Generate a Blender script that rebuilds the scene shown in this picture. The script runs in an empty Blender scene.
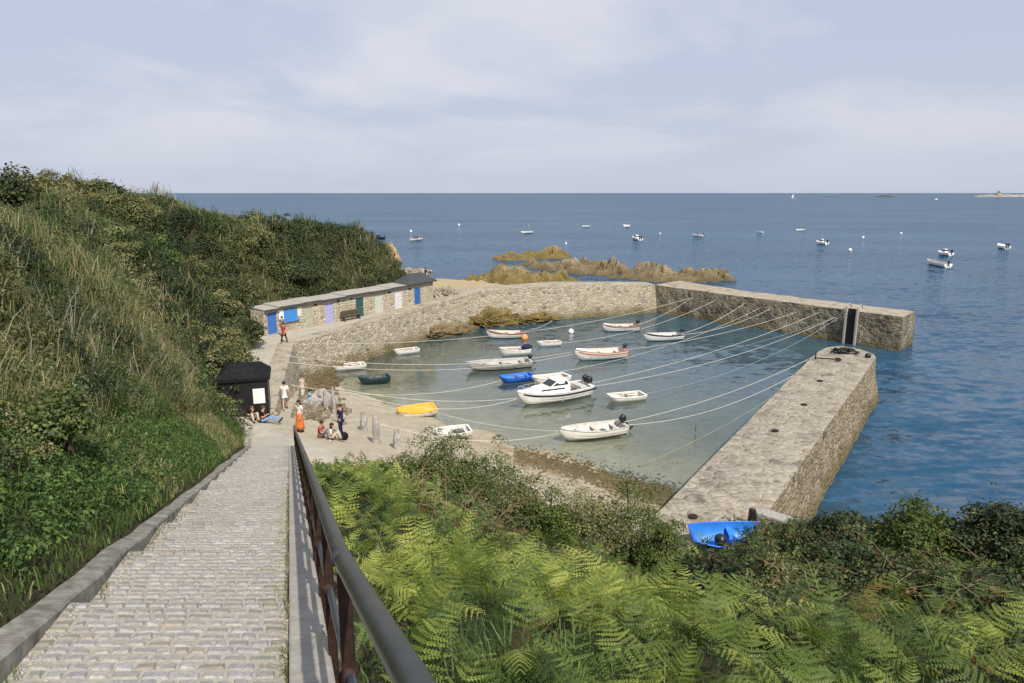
import bpy, bmesh, math, random
import numpy as np
from mathutils import Vector, Matrix

random.seed(7)
rng = np.random.default_rng(11)
R = math.radians
SC = bpy.context.scene
COL = SC.collection

# ------------------------------------------------------------------ camera
CAMZ, PITCH, F = 15.0, R(12.0), 700.0
cam_d = bpy.data.cameras.new('Camera')
cam_d.sensor_width = 36.0
cam_d.lens = 36.0 * F / 1024.0
cam_d.clip_start = 0.05
cam_d.clip_end = 60000
cam = bpy.data.objects.new('Camera', cam_d)
COL.objects.link(cam)
cam.location = (0, 0, CAMZ)
cam.rotation_euler = (R(90) - PITCH, 0, 0)
SC.camera = cam

# ------------------------------------------------------------------ sky and sun
SUN_EL, SUN_AZ = R(48), math.atan2(0.44, -0.90)      # azimuth from +Y towards +X
w = bpy.data.worlds.new('World')
SC.world = w
w.use_nodes = True
NT = w.node_tree
NT.nodes.clear()


def nd(nt, typ, **kw):
    n = nt.nodes.new(typ)
    for k, v in kw.items():
        if k[0] == '_':
            setattr(n, k[1:], v)
        else:
            key = int(k[1:]) if k[0] == 'i' and k[1:].isdigit() else k.replace('__', ' ')
            n.inputs[key].default_value = v
    return n


def lk(nt, a, b):
    nt.links.new(a, b)


def ramp(nt, fac, stops, interp='LINEAR'):
    n = nt.nodes.new('ShaderNodeValToRGB')
    cr = n.color_ramp
    cr.interpolation = interp
    while len(cr.elements) < len(stops):
        cr.elements.new(0.5)
    for e, (p, c) in zip(cr.elements, stops):
        e.position = p
        e.color = (c[0], c[1], c[2], 1) if not isinstance(c, (int, float)) else (c, c, c, 1)
    lk(nt, fac, n.inputs['Fac'])
    return n.outputs['Color']


def mixc(nt, fac, a, b, mode='MIX'):
    n = nt.nodes.new('ShaderNodeMix')
    n.data_type = 'RGBA'
    n.blend_type = mode
    for s, v in ((0, fac), (6, a), (7, b)):
        if isinstance(v, bpy.types.NodeSocket):
            lk(nt, v, n.inputs[s])
        elif isinstance(v, (int, float)):
            n.inputs[s].default_value = v if s == 0 else (v, v, v, 1)
        else:
            n.inputs[s].default_value = (v[0], v[1], v[2], 1)
    return n.outputs[2]


def mth(nt, op, a, b=None, c=None):
    n = nt.nodes.new('ShaderNodeMath')
    n.operation = op
    for i, v in enumerate((a, b, c)):
        if v is None:
            continue
        if isinstance(v, bpy.types.NodeSocket):
            lk(nt, v, n.inputs[i])
        else:
            n.inputs[i].default_value = v
    return n.outputs[0]


sky = nd(NT, 'ShaderNodeTexSky', _sky_type='NISHITA', _sun_disc=False, _sun_elevation=SUN_EL,
         _sun_rotation=SUN_AZ, _air_density=1.0, _dust_density=2.0, _ozone_density=1.0)
tc = nd(NT, 'ShaderNodeTexCoord')
sep = nd(NT, 'ShaderNodeSeparateXYZ')
lk(NT, tc.outputs['Generated'], sep.inputs[0])
zc = mth(NT, 'MAXIMUM', sep.outputs['Z'], 0.0)
zz = mth(NT, 'ADD', zc, 0.16)
comb = nd(NT, 'ShaderNodeCombineXYZ')
lk(NT, mth(NT, 'DIVIDE', sep.outputs['X'], zz), comb.inputs[0])
lk(NT, mth(NT, 'DIVIDE', sep.outputs['Y'], zz), comb.inputs[1])
cl1 = nd(NT, 'ShaderNodeTexNoise', Scale=0.62, Detail=7.0, Roughness=0.52, Distortion=0.3)
lk(NT, comb.outputs[0], cl1.inputs['Vector'])
veil = ramp(NT, zc, [(0.0, (5.35, 5.8, 7.0)), (0.10, (5.1, 5.5, 6.7)), (0.35, (4.8, 5.35, 6.8)), (1.0, (4.2, 4.8, 6.4))])
veiled = mixc(NT, 0.86, sky.outputs[0], veil)
cfac = ramp(NT, cl1.outputs['Fac'], [(0.44, 0.0), (0.56, 0.65), (0.70, 1.0)])
cm = mth(NT, 'MULTIPLY', cfac, ramp(NT, zc, [(0.02, 0.12), (0.11, 0.75), (0.3, 0.9)]))
clouded = mixc(NT, cm, veiled, (7.2, 7.2, 7.45))
bg = nd(NT, 'ShaderNodeBackground', Strength=0.1)
lk(NT, clouded, bg.inputs['Color'])
wo = nd(NT, 'ShaderNodeOutputWorld')
lk(NT, bg.outputs[0], wo.inputs[0])

sun_d = bpy.data.lights.new('Sun', 'SUN')
sun_d.energy = 4.8
sun_d.angle = R(0.6)
sun_d.color = (1.0, 0.93, 0.82)
sun = bpy.data.objects.new('Sun', sun_d)
COL.objects.link(sun)
sdir = Vector((math.sin(SUN_AZ) * math.cos(SUN_EL), math.cos(SUN_AZ) * math.cos(SUN_EL), math.sin(SUN_EL)))
sun.rotation_euler = sdir.to_track_quat('Z', 'Y').to_euler()
sun.location = (20, -40, 60)

SC.view_settings.view_transform = 'Standard'
SC.view_settings.look = 'None'
SC.view_settings.exposure = 0.18
SC.view_settings.gamma = 1.0
SC.cycles.max_bounces = 8
SC.cycles.transparent_max_bounces = 8
SC.cycles.sample_clamp_indirect = 4.0

# ------------------------------------------------------------------ measuring: a pixel of the photograph to a point of the place
CP, SP = math.cos(PITCH), math.sin(PITCH)


def ray(px, py):
    u, v = px - 512.0, 341.5 - py
    return Vector((u, F * CP + v * SP, -F * SP + v * CP))


def at_z(px, py, z):
    d = ray(px, py)
    t = (z - CAMZ) / d.z
    return Vector((d.x * t, d.y * t, z))


def at_y(px, py, y):
    d = ray(px, py)
    t = y / d.y
    return Vector((d.x * t, y, CAMZ + d.z * t))


# ------------------------------------------------------------------ noise in numpy
def _hash(ix, iy, seed):
    h = (ix.astype(np.int64) * 374761393 + iy.astype(np.int64) * 668265263 + seed * 982451653) & 0x7fffffff
    h = ((h ^ (h >> 13)) * 1274126177) & 0x7fffffff
    return ((h ^ (h >> 16)) & 0xffff) / 65535.0


def vnoise(x, y, seed=0):
    x = np.asarray(x, float); y = np.asarray(y, float)
    ix, iy = np.floor(x), np.floor(y)
    fx, fy = x - ix, y - iy
    fx = fx * fx * (3 - 2 * fx); fy = fy * fy * (3 - 2 * fy)
    a = _hash(ix, iy, seed); b = _hash(ix + 1, iy, seed)
    c = _hash(ix, iy + 1, seed); d = _hash(ix + 1, iy + 1, seed)
    return (a + (b - a) * fx) * (1 - fy) + (c + (d - c) * fx) * fy


def fbm(x, y, seed=0, oct=4):
    s, amp, tot = 0.0, 1.0, 0.0
    for o in range(oct):
        s = s + amp * vnoise(x * 2 ** o + 17.3 * o, y * 2 ** o - 9.1 * o, seed + o)
        tot += amp; amp *= 0.5
    return s / tot


# ------------------------------------------------------------------ object helpers
def link_mesh(name, me, mat, parent=None):
    o = bpy.data.objects.new(name, me)
    COL.objects.link(o)
    if mat is not None:
        me.materials.append(mat)
    if parent is not None:
        o.parent = parent
    return o


def tag(o, label=None, cat=None, group=None, kind=None):
    if label: o['label'] = label
    if cat: o['category'] = cat
    if group: o['group'] = group
    if kind: o['kind'] = kind
    return o


def thing(name, label, cat, loc=(0, 0, 0), rz=0.0, group=None):
    o = bpy.data.objects.new(name, None)
    o.empty_display_size = 0.2
    COL.objects.link(o)
    o.location = loc
    o.rotation_euler = (0, 0, rz)
    return tag(o, label, cat, group)


def copy_tree(o, parent=None):
    c = o.copy()
    COL.objects.link(c)
    c.parent = parent
    for ch in list(o.children):
        copy_tree(ch, c)
    return c


class MB:
    """Collects shapes, then links them as ONE mesh object."""
    def __init__(s):
        s.v, s.f, s.smooth = [], [], []

    def add(s, verts, faces, smooth=False):
        b = len(s.v)
        s.v += [tuple(p) for p in verts]
        s.f += [tuple(b + i for i in f) for f in faces]
        s.smooth += [smooth] * len(faces)
        return s

    def box(s, c, size, rz=0.0, ry=0.0, taper=1.0, bev=0.0):
        m = Matrix.Translation(c) @ Matrix.Rotation(rz, 4, 'Z') @ Matrix.Rotation(ry, 4, 'Y')
        hx, hy, hz = (q / 2 for q in size)
        if bev <= 0:
            pts = [(sx * hx * (taper if sz > 0 else 1), sy * hy * (taper if sz > 0 else 1), sz * hz)
                   for sz in (-1, 1) for sx, sy in ((-1, -1), (1, -1), (1, 1), (-1, 1))]
            fs = [(3, 2, 1, 0), (4, 5, 6, 7), (0, 1, 5, 4), (1, 2, 6, 5), (2, 3, 7, 6), (3, 0, 4, 7)]
            return s.add([m @ Vector(p) for p in pts], fs)
        bm = bmesh.new()
        bmesh.ops.create_cube(bm, size=1)
        for q in bm.verts:
            k = taper if q.co.z > 0 else 1
            q.co = Vector((q.co.x * 2 * hx * k, q.co.y * 2 * hy * k, q.co.z * 2 * hz))
        bmesh.ops.bevel(bm, geom=list(bm.edges), offset=bev, segments=2, affect='EDGES', profile=0.6)
        bm.verts.index_update()
        s.add([m @ q.co for q in bm.verts], [[q.index for q in f.verts] for f in bm.faces])
        bm.free()
        return s

    def tube(s, pts, r, n=6, cap=True, squash=1.0):
        pts = [Vector(p) for p in pts]
        rs = r if isinstance(r, (list, tuple)) else [r] * len(pts)
        vs, fs = [], []
        up = Vector((0, 0, 1))
        for i, p in enumerate(pts):
            d = (pts[min(i + 1, len(pts) - 1)] - pts[max(i - 1, 0)])
            d = d.normalized() if d.length > 1e-9 else up
            a = d.cross(up)
            if a.length < 0.05:
                a = d.cross(Vector((0, 1, 0)))
            a.normalize()
            b = a.cross(d).normalized()
            for k in range(n):
                t = 2 * math.pi * k / n
                vs.append(p + a * (math.cos(t) * rs[i]) + b * (math.sin(t) * rs[i] * squash))
        for i in range(len(pts) - 1):
            for k in range(n):
                fs.append((i * n + k, i * n + (k + 1) % n, (i + 1) * n + (k + 1) % n, (i + 1) * n + k))
        if cap:
            fs.append(tuple(range(n))[::-1])
            fs.append(tuple((len(pts) - 1) * n + k for k in range(n)))
        return s.add(vs, fs, n > 4)

    def ellipsoid(s, c, rad, nu=10, nv=7, rz=0.0, jitter=0.0):
        vs, fs = [], []
        m = Matrix.Translation(c) @ Matrix.Rotation(rz, 4, 'Z')
        for j in range(nv + 1):
            ph = math.pi * j / nv
            for i in range(nu):
                th = 2 * math.pi * i / nu
                k = 1 + jitter * (random.random() - 0.5)
                vs.append(m @ Vector((rad[0] * k * math.sin(ph) * math.cos(th), rad[1] * k * math.sin(ph) * math.sin(th), rad[2] * math.cos(ph))))
        for j in range(nv):
            for i in range(nu):
                fs.append((j * nu + i, (j + 1) * nu + i, (j + 1) * nu + (i + 1) % nu, j * nu + (i + 1) % nu))
        return s.add(vs, fs, True)

    def loft(s, rings, closed=True, cap0=True, cap1=True, smooth=True):
        n = len(rings[0])
        vs = [p for r in rings for p in r]
        fs = []
        for i in range(len(rings) - 1):
            for k in range(n if closed else n - 1):
                fs.append((i * n + k, i * n + (k + 1) % n, (i + 1) * n + (k + 1) % n, (i + 1) * n + k))
        s.add(vs, fs, smooth)
        if cap0:
            s.add(rings[0], [tuple(range(n))[::-1]])
        if cap1:
            s.add(rings[-1], [tuple(range(n))])
        return s

    def build(s, name, mat, parent=None, fix=True):
        me = bpy.data.meshes.new(name)
        me.from_pydata(s.v, [], s.f)
        me.polygons.foreach_set('use_smooth', s.smooth)
        if fix:
            bm = bmesh.new(); bm.from_mesh(me)
            bmesh.ops.remove_doubles(bm, verts=bm.verts, dist=1e-5)
            bmesh.ops.recalc_face_normals(bm, faces=bm.faces)
            bm.to_mesh(me); bm.free()
        me.update()
        return link_mesh(name, me, mat, parent)


def np_mesh(name, V, Fc, mat, col=None, smooth=False, parent=None):
    """V (n,3); Fc (m,k) one polygon size; col per-vertex (n,3)."""
    me = bpy.data.meshes.new(name)
    V = np.ascontiguousarray(V, dtype=np.float32)
    m, k = Fc.shape
    me.vertices.add(len(V)); me.vertices.foreach_set('co', V.ravel())
    me.loops.add(m * k); me.loops.foreach_set('vertex_index', np.ascontiguousarray(Fc, dtype=np.int32).ravel())
    me.polygons.add(m)
    me.polygons.foreach_set('loop_start', np.arange(0, m * k, k, dtype=np.int32))
    me.polygons.foreach_set('use_smooth', np.full(m, smooth))
    if col is not None:
        a = me.color_attributes.new('Col', 'FLOAT_COLOR', 'POINT')
        c4 = np.ones((len(V), 4), np.float32); c4[:, :3] = col
        a.data.foreach_set('color', c4.ravel())
    me.update(calc_edges=True)
    return link_mesh(name, me, mat, parent)


# ------------------------------------------------------------------ materials
def new_mat(name):
    m = bpy.data.materials.new(name)
    m.use_nodes = True
    nt = m.node_tree
    nt.nodes.clear()
    out = nt.nodes.new('ShaderNodeOutputMaterial')
    return m, nt, out


def bsdf(nt, out, color, rough=0.6, spec=0.4, bump=None, bstr=0.3, bdist=0.02, metal=0.0):
    b = nt.nodes.new('ShaderNodeBsdfPrincipled')
    b.inputs['Roughness'].default_value = rough if not isinstance(rough, bpy.types.NodeSocket) else 0.5
    if isinstance(rough, bpy.types.NodeSocket): lk(nt, rough, b.inputs['Roughness'])
    b.inputs['Specular IOR Level'].default_value = spec
    b.inputs['Metallic'].default_value = metal
    if isinstance(color, bpy.types.NodeSocket):
        lk(nt, color, b.inputs['Base Color'])
    else:
        b.inputs['Base Color'].default_value = (*color, 1)
    if bump is not None:
        bn = nt.nodes.new('ShaderNodeBump')
        bn.inputs['Strength'].default_value = bstr
        bn.inputs['Distance'].default_value = bdist
        lk(nt, bump, bn.inputs['Height'])
        lk(nt, bn.outputs[0], b.inputs['Normal'])
    lk(nt, b.outputs[0], out.inputs['Surface'])
    return b


def objco(nt, scale=(1, 1, 1)):
    t = nt.nodes.new('ShaderNodeTexCoord')
    mp = nt.nodes.new('ShaderNodeMapping')
    mp.inputs['Scale'].default_value = scale
    lk(nt, t.outputs['Object'], mp.inputs['Vector'])
    return mp.outputs[0]


def noise(nt, vec, scale, detail=4.0, rough=0.55):
    n = nd(nt, 'ShaderNodeTexNoise', Scale=scale, Detail=detail, Roughness=rough)
    lk(nt, vec, n.inputs['Vector'])
    return n.outputs['Fac']


def paint(name, c, rough=0.4, dirt=0.18, scale=2.0, spec=0.5):
    m, nt, out = new_mat(name)
    v = objco(nt)
    n = noise(nt, v, scale, 5.0, 0.65)
    n2 = noise(nt, v, scale * 9, 3.0)
    d = tuple(q * (1 - dirt) * f for q, f in zip(c, (0.97, 0.95, 0.90)))
    k = ramp(nt, n, [(0.38, 0.0), (0.66, 1.0)])
    col = mixc(nt, k, c, d)
    col = mixc(nt, mth(nt, 'MULTIPLY', n2, 0.14), col, tuple(q * 0.7 for q in c))
    bsdf(nt, out, col, rough, spec, n2, 0.08, 0.01)
    return m


def masonry(name, lo, hi, mortar, cell=(2.2, 2.2, 3.6), tide=True, mort_w=0.06, worn=None, bst=0.9, weedk=0.55, weedtop=0.40):
    m, nt, out = new_mat(name)
    v = objco(nt, cell)
    wv = nd(nt, 'ShaderNodeTexNoise', Scale=1.4, Detail=3.0)
    lk(nt, v, wv.inputs['Vector'])
    vv = nd(nt, 'ShaderNodeVectorMath', _operation='MULTIPLY_ADD')
    lk(nt, wv.outputs['Color'], vv.inputs[0]); vv.inputs[1].default_value = (0.45, 0.45, 0.45); lk(nt, v, vv.inputs[2])
    c1 = nd(nt, 'ShaderNodeTexVoronoi', _feature='F1', Scale=1.0, Randomness=0.85)
    e1 = nd(nt, 'ShaderNodeTexVoronoi', _feature='DISTANCE_TO_EDGE', Scale=1.0, Randomness=0.85)
    lk(nt, vv.outputs[0], c1.inputs['Vector']); lk(nt, vv.outputs[0], e1.inputs['Vector'])
    sp = nd(nt, 'ShaderNodeSeparateColor'); lk(nt, c1.outputs['Color'], sp.inputs[0])
    mid = tuple((a + b) / 2 for a, b in zip(lo, hi))
    col = ramp(nt, sp.outputs[0], [(0.0, lo), (0.45, mid), (0.8, hi), (1.0, tuple(q * 0.45 for q in lo))])
    v2 = objco(nt)
    fine = noise(nt, v2, 9.0, 6.0, 0.7)
    big = noise(nt, v2, 0.5, 4.0, 0.6)
    col = mixc(nt, ramp(nt, fine, [(0.35, 0.45), (0.65, 0.0)]), col, tuple(q * 0.5 for q in lo))
    edge = ramp(nt, e1.outputs['Distance'], [(mort_w * 0.4, 1.0), (mort_w * 1.6, 0.0)])
    col = mixc(nt, mth(nt, 'MULTIPLY', edge, ramp(nt, big, [(0.3, 0.35), (0.65, 1.0)])), col, mortar)
    col = mixc(nt, ramp(nt, big, [(0.42, 0.0), (0.7, 0.5)]), col, (0.33, 0.27, 0.17))
    if worn:
        col = mixc(nt, ramp(nt, noise(nt, v2, 0.9, 6.0, 0.7), [(0.42, 0.0), (0.60, 0.8)]), col, worn)
        col = mixc(nt, ramp(nt, noise(nt, v2, 4.0, 8.0, 0.8), [(0.40, 0.55), (0.54, 0.0)]), col, tuple(q * 0.9 for q in lo))
    if tide:
        gp = nt.nodes.new('ShaderNodeNewGeometry')
        sx = nd(nt, 'ShaderNodeSeparateXYZ'); lk(nt, gp.outputs['Position'], sx.inputs[0])
        zz_ = mth(nt, 'ADD', sx.outputs[2], mth(nt, 'MULTIPLY', mth(nt, 'SUBTRACT', big, 0.5), 2.2))
        weed = ramp(nt, mth(nt, 'DIVIDE', zz_, 3.0), [(0.0, 0.9), (weedtop * .5, weedk), (weedtop, 0.0)])
        wc = ramp(nt, fine, [(0.3, (0.05, 0.045, 0.02)), (0.6, (0.17, 0.13, 0.05))])
        col = mixc(nt, weed, col, wc)
    h = mth(nt, 'ADD', mth(nt, 'MULTIPLY', ramp(nt, e1.outputs['Distance'], [(0.0, 0.0), (0.16, 1.0)]), 1.0), mth(nt, 'MULTIPLY', fine, 0.5))
    bsdf(nt, out, col, 0.85, 0.2, h, bst, 0.09 if bst > .5 else 0.05)
    return m


def simple(name, c1, c2, scale, rough=0.8, bstr=0.4, bdist=0.03, detail=6.0, spec=0.25, lo=0.35, hi=0.65):
    m, nt, out = new_mat(name)
    v = objco(nt)
    n = noise(nt, v, scale, detail, 0.65)
    n2 = noise(nt, v, scale * 0.13, 4.0, 0.6)
    col = ramp(nt, n, [(lo, c1), (hi, c2)])
    col = mixc(nt, ramp(nt, n2, [(0.35, 0.0), (0.7, 0.35)]), col, tuple(q * 0.6 for q in c1))
    bsdf(nt, out, col, rough, spec, n, bstr, bdist)
    return m


def foliage(name, trans=0.3, rough=0.55, spec=0.25):
    m, nt, out = new_mat(name)
    a = nd(nt, 'ShaderNodeVertexColor', _layer_name='Col')
    p = nt.nodes.new('ShaderNodeBsdfPrincipled')
    p.inputs['Roughness'].default_value = rough
    p.inputs['Specular IOR Level'].default_value = spec
    lk(nt, a.outputs[0], p.inputs['Base Color'])
    t = nt.nodes.new('ShaderNodeBsdfTranslucent')
    lk(nt, mixc(nt, 1.0, a.outputs[0], (1.25, 1.3, 0.6), 'MULTIPLY'), t.inputs[0])
    mx = nd(nt, 'ShaderNodeMixShader', Fac=trans)
    lk(nt, p.outputs[0], mx.inputs[1]); lk(nt, t.outputs[0], mx.inputs[2])
    lk(nt, mx.outputs[0], out.inputs['Surface'])
    return m


def colmat(name, rough=0.85, bump_scale=30.0, bstr=0.4, bdist=0.01, spec=0.25):
    """base colour from the stones' own colour attribute, grain on top"""
    m, nt, out = new_mat(name)
    a = nd(nt, 'ShaderNodeVertexColor', _layer_name='Col')
    n = noise(nt, objco(nt), bump_scale, 5.0, 0.7)
    col = mixc(nt, ramp(nt, n, [(0.3, 0.55), (0.6, 0.0)]), a.outputs[0], (0.11, 0.10, 0.085))
    bsdf(nt, out, col, rough, spec, n, bstr, bdist)
    return m


M = {}
M['white'] = paint('white_gelcoat', (0.84, 0.83, 0.81), 0.35, 0.07)
M['cream'] = paint('cream_gelcoat', (0.70, 0.66, 0.56), 0.4, 0.2)
M['greyhull'] = paint('grey_gelcoat', (0.50, 0.49, 0.46), 0.45, 0.25)
M['inside'] = paint('boat_interior', (0.60, 0.58, 0.54), 0.55, 0.3, 4.0)
M['greyin'] = paint('grey_interior', (0.42, 0.41, 0.39), 0.6, 0.3, 4.0)
M['redtrim'] = paint('red_brown_trim', (0.30, 0.07, 0.035), 0.4, 0.2)
M['orangetrim'] = paint('orange_trim', (0.55, 0.14, 0.05), 0.4, 0.2)
M['wood'] = paint('varnished_wood', (0.24, 0.12, 0.05), 0.45, 0.3, 5.0)
M['navy'] = paint('navy_paint', (0.02, 0.03, 0.06), 0.35, 0.2)
M['black'] = paint('black_plastic', (0.015, 0.016, 0.018), 0.4, 0.2)
M['blue'] = paint('blue_hull', (0.02, 0.13, 0.62), 0.4, 0.15)
M['bluein'] = paint('blue_interior', (0.03, 0.22, 0.72), 0.45, 0.15)
M['teal'] = paint('dark_teal_hull', (0.018, 0.05, 0.06), 0.45, 0.2)
M['tealin'] = paint('teal_interior', (0.05, 0.11, 0.125), 0.5, 0.2)
M['yellow'] = paint('yellow_cover', (0.80, 0.42, 0.03), 0.5, 0.15)
M['orange'] = paint('orange_buoy', (0.75, 0.30, 0.10), 0.5, 0.2)
M['glass'] = paint('dark_window', (0.03, 0.035, 0.04), 0.08, 0.1, 2.0, 0.6)
M['steel'] = paint('galvanised_steel', (0.38, 0.38, 0.37), 0.4, 0.25, 4.0)
M['rope'] = paint('pale_rope', (0.62, 0.60, 0.54), 0.9, 0.15, 3.0, 0.1)
M['ropeblue'] = paint('blue_rope', (0.25, 0.34, 0.42), 0.9, 0.15, 3.0, 0.1)
M['weedrope'] = paint('weedy_rope', (0.30, 0.32, 0.20), 0.9, 0.3, 3.0, 0.1)
M['slate'] = simple('slate_roof', (0.035, 0.038, 0.042), (0.085, 0.09, 0.095), 6.0, 0.6, 0.4)
M['concrete'] = simple('grey_concrete', (0.30, 0.28, 0.245), (0.40, 0.375, 0.33), 14.0, 0.9, 0.35, 0.01)
M['kerb'] = simple('mottled_kerb', (0.13, 0.12, 0.10), (0.33, 0.31, 0.27), 5.0, 0.9, 0.6, 0.02)  # grey tones mottled by noise over the whole kerb
M['granite'] = simple('granite_post', (0.24, 0.23, 0.21), (0.46, 0.44, 0.41), 8.0, 0.85, 0.8, 0.05)
M['rust'] = simple('rusty_iron', (0.016, 0.010, 0.008), (0.055, 0.027, 0.018), 20.0, 0.7, 0.3, 0.005)
M['iron'] = simple('painted_iron', (0.03, 0.04, 0.055), (0.05, 0.06, 0.075), 12.0, 0.35, 0.15, 0.004, spec=0.5)
M['railtop'] = simple('grey_handrail', (0.020, 0.023, 0.021), (0.045, 0.049, 0.044), 7.0, 0.34, 0.1, 0.004, spec=0.5)
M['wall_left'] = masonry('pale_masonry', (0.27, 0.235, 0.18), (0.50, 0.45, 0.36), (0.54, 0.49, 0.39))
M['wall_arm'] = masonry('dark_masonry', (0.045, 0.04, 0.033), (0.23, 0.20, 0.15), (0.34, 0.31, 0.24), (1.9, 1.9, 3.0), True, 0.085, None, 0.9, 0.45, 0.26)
M['wall_pier'] = masonry('tan_masonry', (0.19, 0.155, 0.105), (0.40, 0.345, 0.25), (0.24, 0.195, 0.135), (2.2, 2.2, 3.9), True, 0.05, None, 0.9, 0.6, 0.36)  # tan stones set in brown mortar
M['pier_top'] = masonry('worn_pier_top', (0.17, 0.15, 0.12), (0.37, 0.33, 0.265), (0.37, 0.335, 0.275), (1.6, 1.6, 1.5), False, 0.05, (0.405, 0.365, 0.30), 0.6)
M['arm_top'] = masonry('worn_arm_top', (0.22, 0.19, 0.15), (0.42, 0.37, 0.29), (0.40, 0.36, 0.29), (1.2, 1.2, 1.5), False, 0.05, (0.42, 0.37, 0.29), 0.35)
M['cabinwall'] = masonry('cabin_masonry', (0.46, 0.40, 0.30), (0.58, 0.52, 0.41), (0.60, 0.54, 0.43), (2.8, 2.8, 3.8), False, 0.08)
M['leaf'] = foliage('leaves', 0.28)
M['fern'] = foliage('fern_fronds', 0.34, 0.5)
M['bark'] = simple('bark', (0.05, 0.04, 0.03), (0.13, 0.11, 0.085), 9.0, 0.9)
M['sett'] = colmat('granite_setts')
M['sand_mat'] = simple('sand', (0.36, 0.315, 0.24), (0.45, 0.40, 0.315), 3.0)
M['skin'] = simple('skin', (0.45, 0.26, 0.18), (0.50, 0.30, 0.21), 5.0, 0.5, 0.0)
M['hairdark'] = simple('dark_hair', (0.012, 0.009, 0.007), (0.03, 0.022, 0.016), 60.0, 0.5)
M['hairbrown'] = simple('brown_hair', (0.05, 0.03, 0.018), (0.10, 0.06, 0.035), 60.0, 0.5)
for nm, c in (('cloth_white', (0.72, 0.69, 0.66)), ('cloth_orange', (0.62, 0.17, 0.045)), ('cloth_navy', (0.02, 0.028, 0.06)),
              ('cloth_denim', (0.22, 0.33, 0.50)), ('cloth_black', (0.014, 0.014, 0.016)), ('cloth_sky', (0.12, 0.36, 0.62)),
              ('cloth_beige', (0.55, 0.48, 0.40)), ('cloth_red', (0.40, 0.07, 0.06)), ('cloth_grey', (0.16, 0.16, 0.17))):
    M[nm] = simple(nm, tuple(q * 0.85 for q in c), c, 12.0, 0.9, 0.2, 0.01, spec=0.1)
# ------------------------------------------------------------------ the lie of the land (water level is z = 0)
QZ = 3.2
FOOT_Y = [-40, 33, 36, 40, 46, 52, 56.5, 60, 77.4, 80, 86, 95, 104, 125]
FOOT_X = [11.42, -12.9, -15.4, -15.8, -17.6, -21.2, -24.0, -22.0, -10.2, -11.4, -14.5, -17.5, -27, -70]
QUAY_EDGE = [(-13.2, 37.5), (-14.8, 44), (-17.5, 54.9), (-13, 64.4), (-8.4, 74.4), (-3.7, 80.2), (5.7, 84.2), (18.3, 89)]
PLATFORM = QUAY_EDGE[:7] + [(5.7, 87), (1, 91), (-3, 95), (-9, 99), (-16, 100), (-30, 104), (-70, 112), (-70, 37.5)]


def stair_z(y):
    return 13.4 - 0.322 * y


def xr_(y):
    return -0.11 - 0.333 * y


def xl_(y):
    return xr_(y) - 1.79


def seg_dist(X, Y, pts, closed=False):
    best = np.full(X.shape, 1e9)
    n = len(pts)
    for i in range(n if closed else n - 1):
        (ax, ay), (bx, by) = pts[i], pts[(i + 1) % n]
        dx, dy = bx - ax, by - ay
        t = np.clip(((X - ax) * dx + (Y - ay) * dy) / (dx * dx + dy * dy), 0, 1)
        best = np.minimum(best, np.hypot(X - ax - t * dx, Y - ay - t * dy))
    return best


def inside(X, Y, pts):
    r = np.zeros(X.shape, bool)
    n = len(pts)
    for i in range(n):
        (ax, ay), (bx, by) = pts[i], pts[(i + 1) % n]
        if ay == by: continue
        c = ((ay > Y) != (by > Y)) & (X < (bx - ax) * (Y - ay) / (by - ay) + ax)
        r ^= c
    return r


def sstep(a, b, x):
    t = np.clip((x - a) / (b - a), 0, 1)
    return t * t * (3 - 2 * t)


def beach_s(X, Y):
    return (X + 17.5) * 0.683 + (Y - 58.7) * 0.731 + 1.6


def hill_v(X, Y):
    return np.interp(Y, FOOT_Y, FOOT_X) - X


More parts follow.
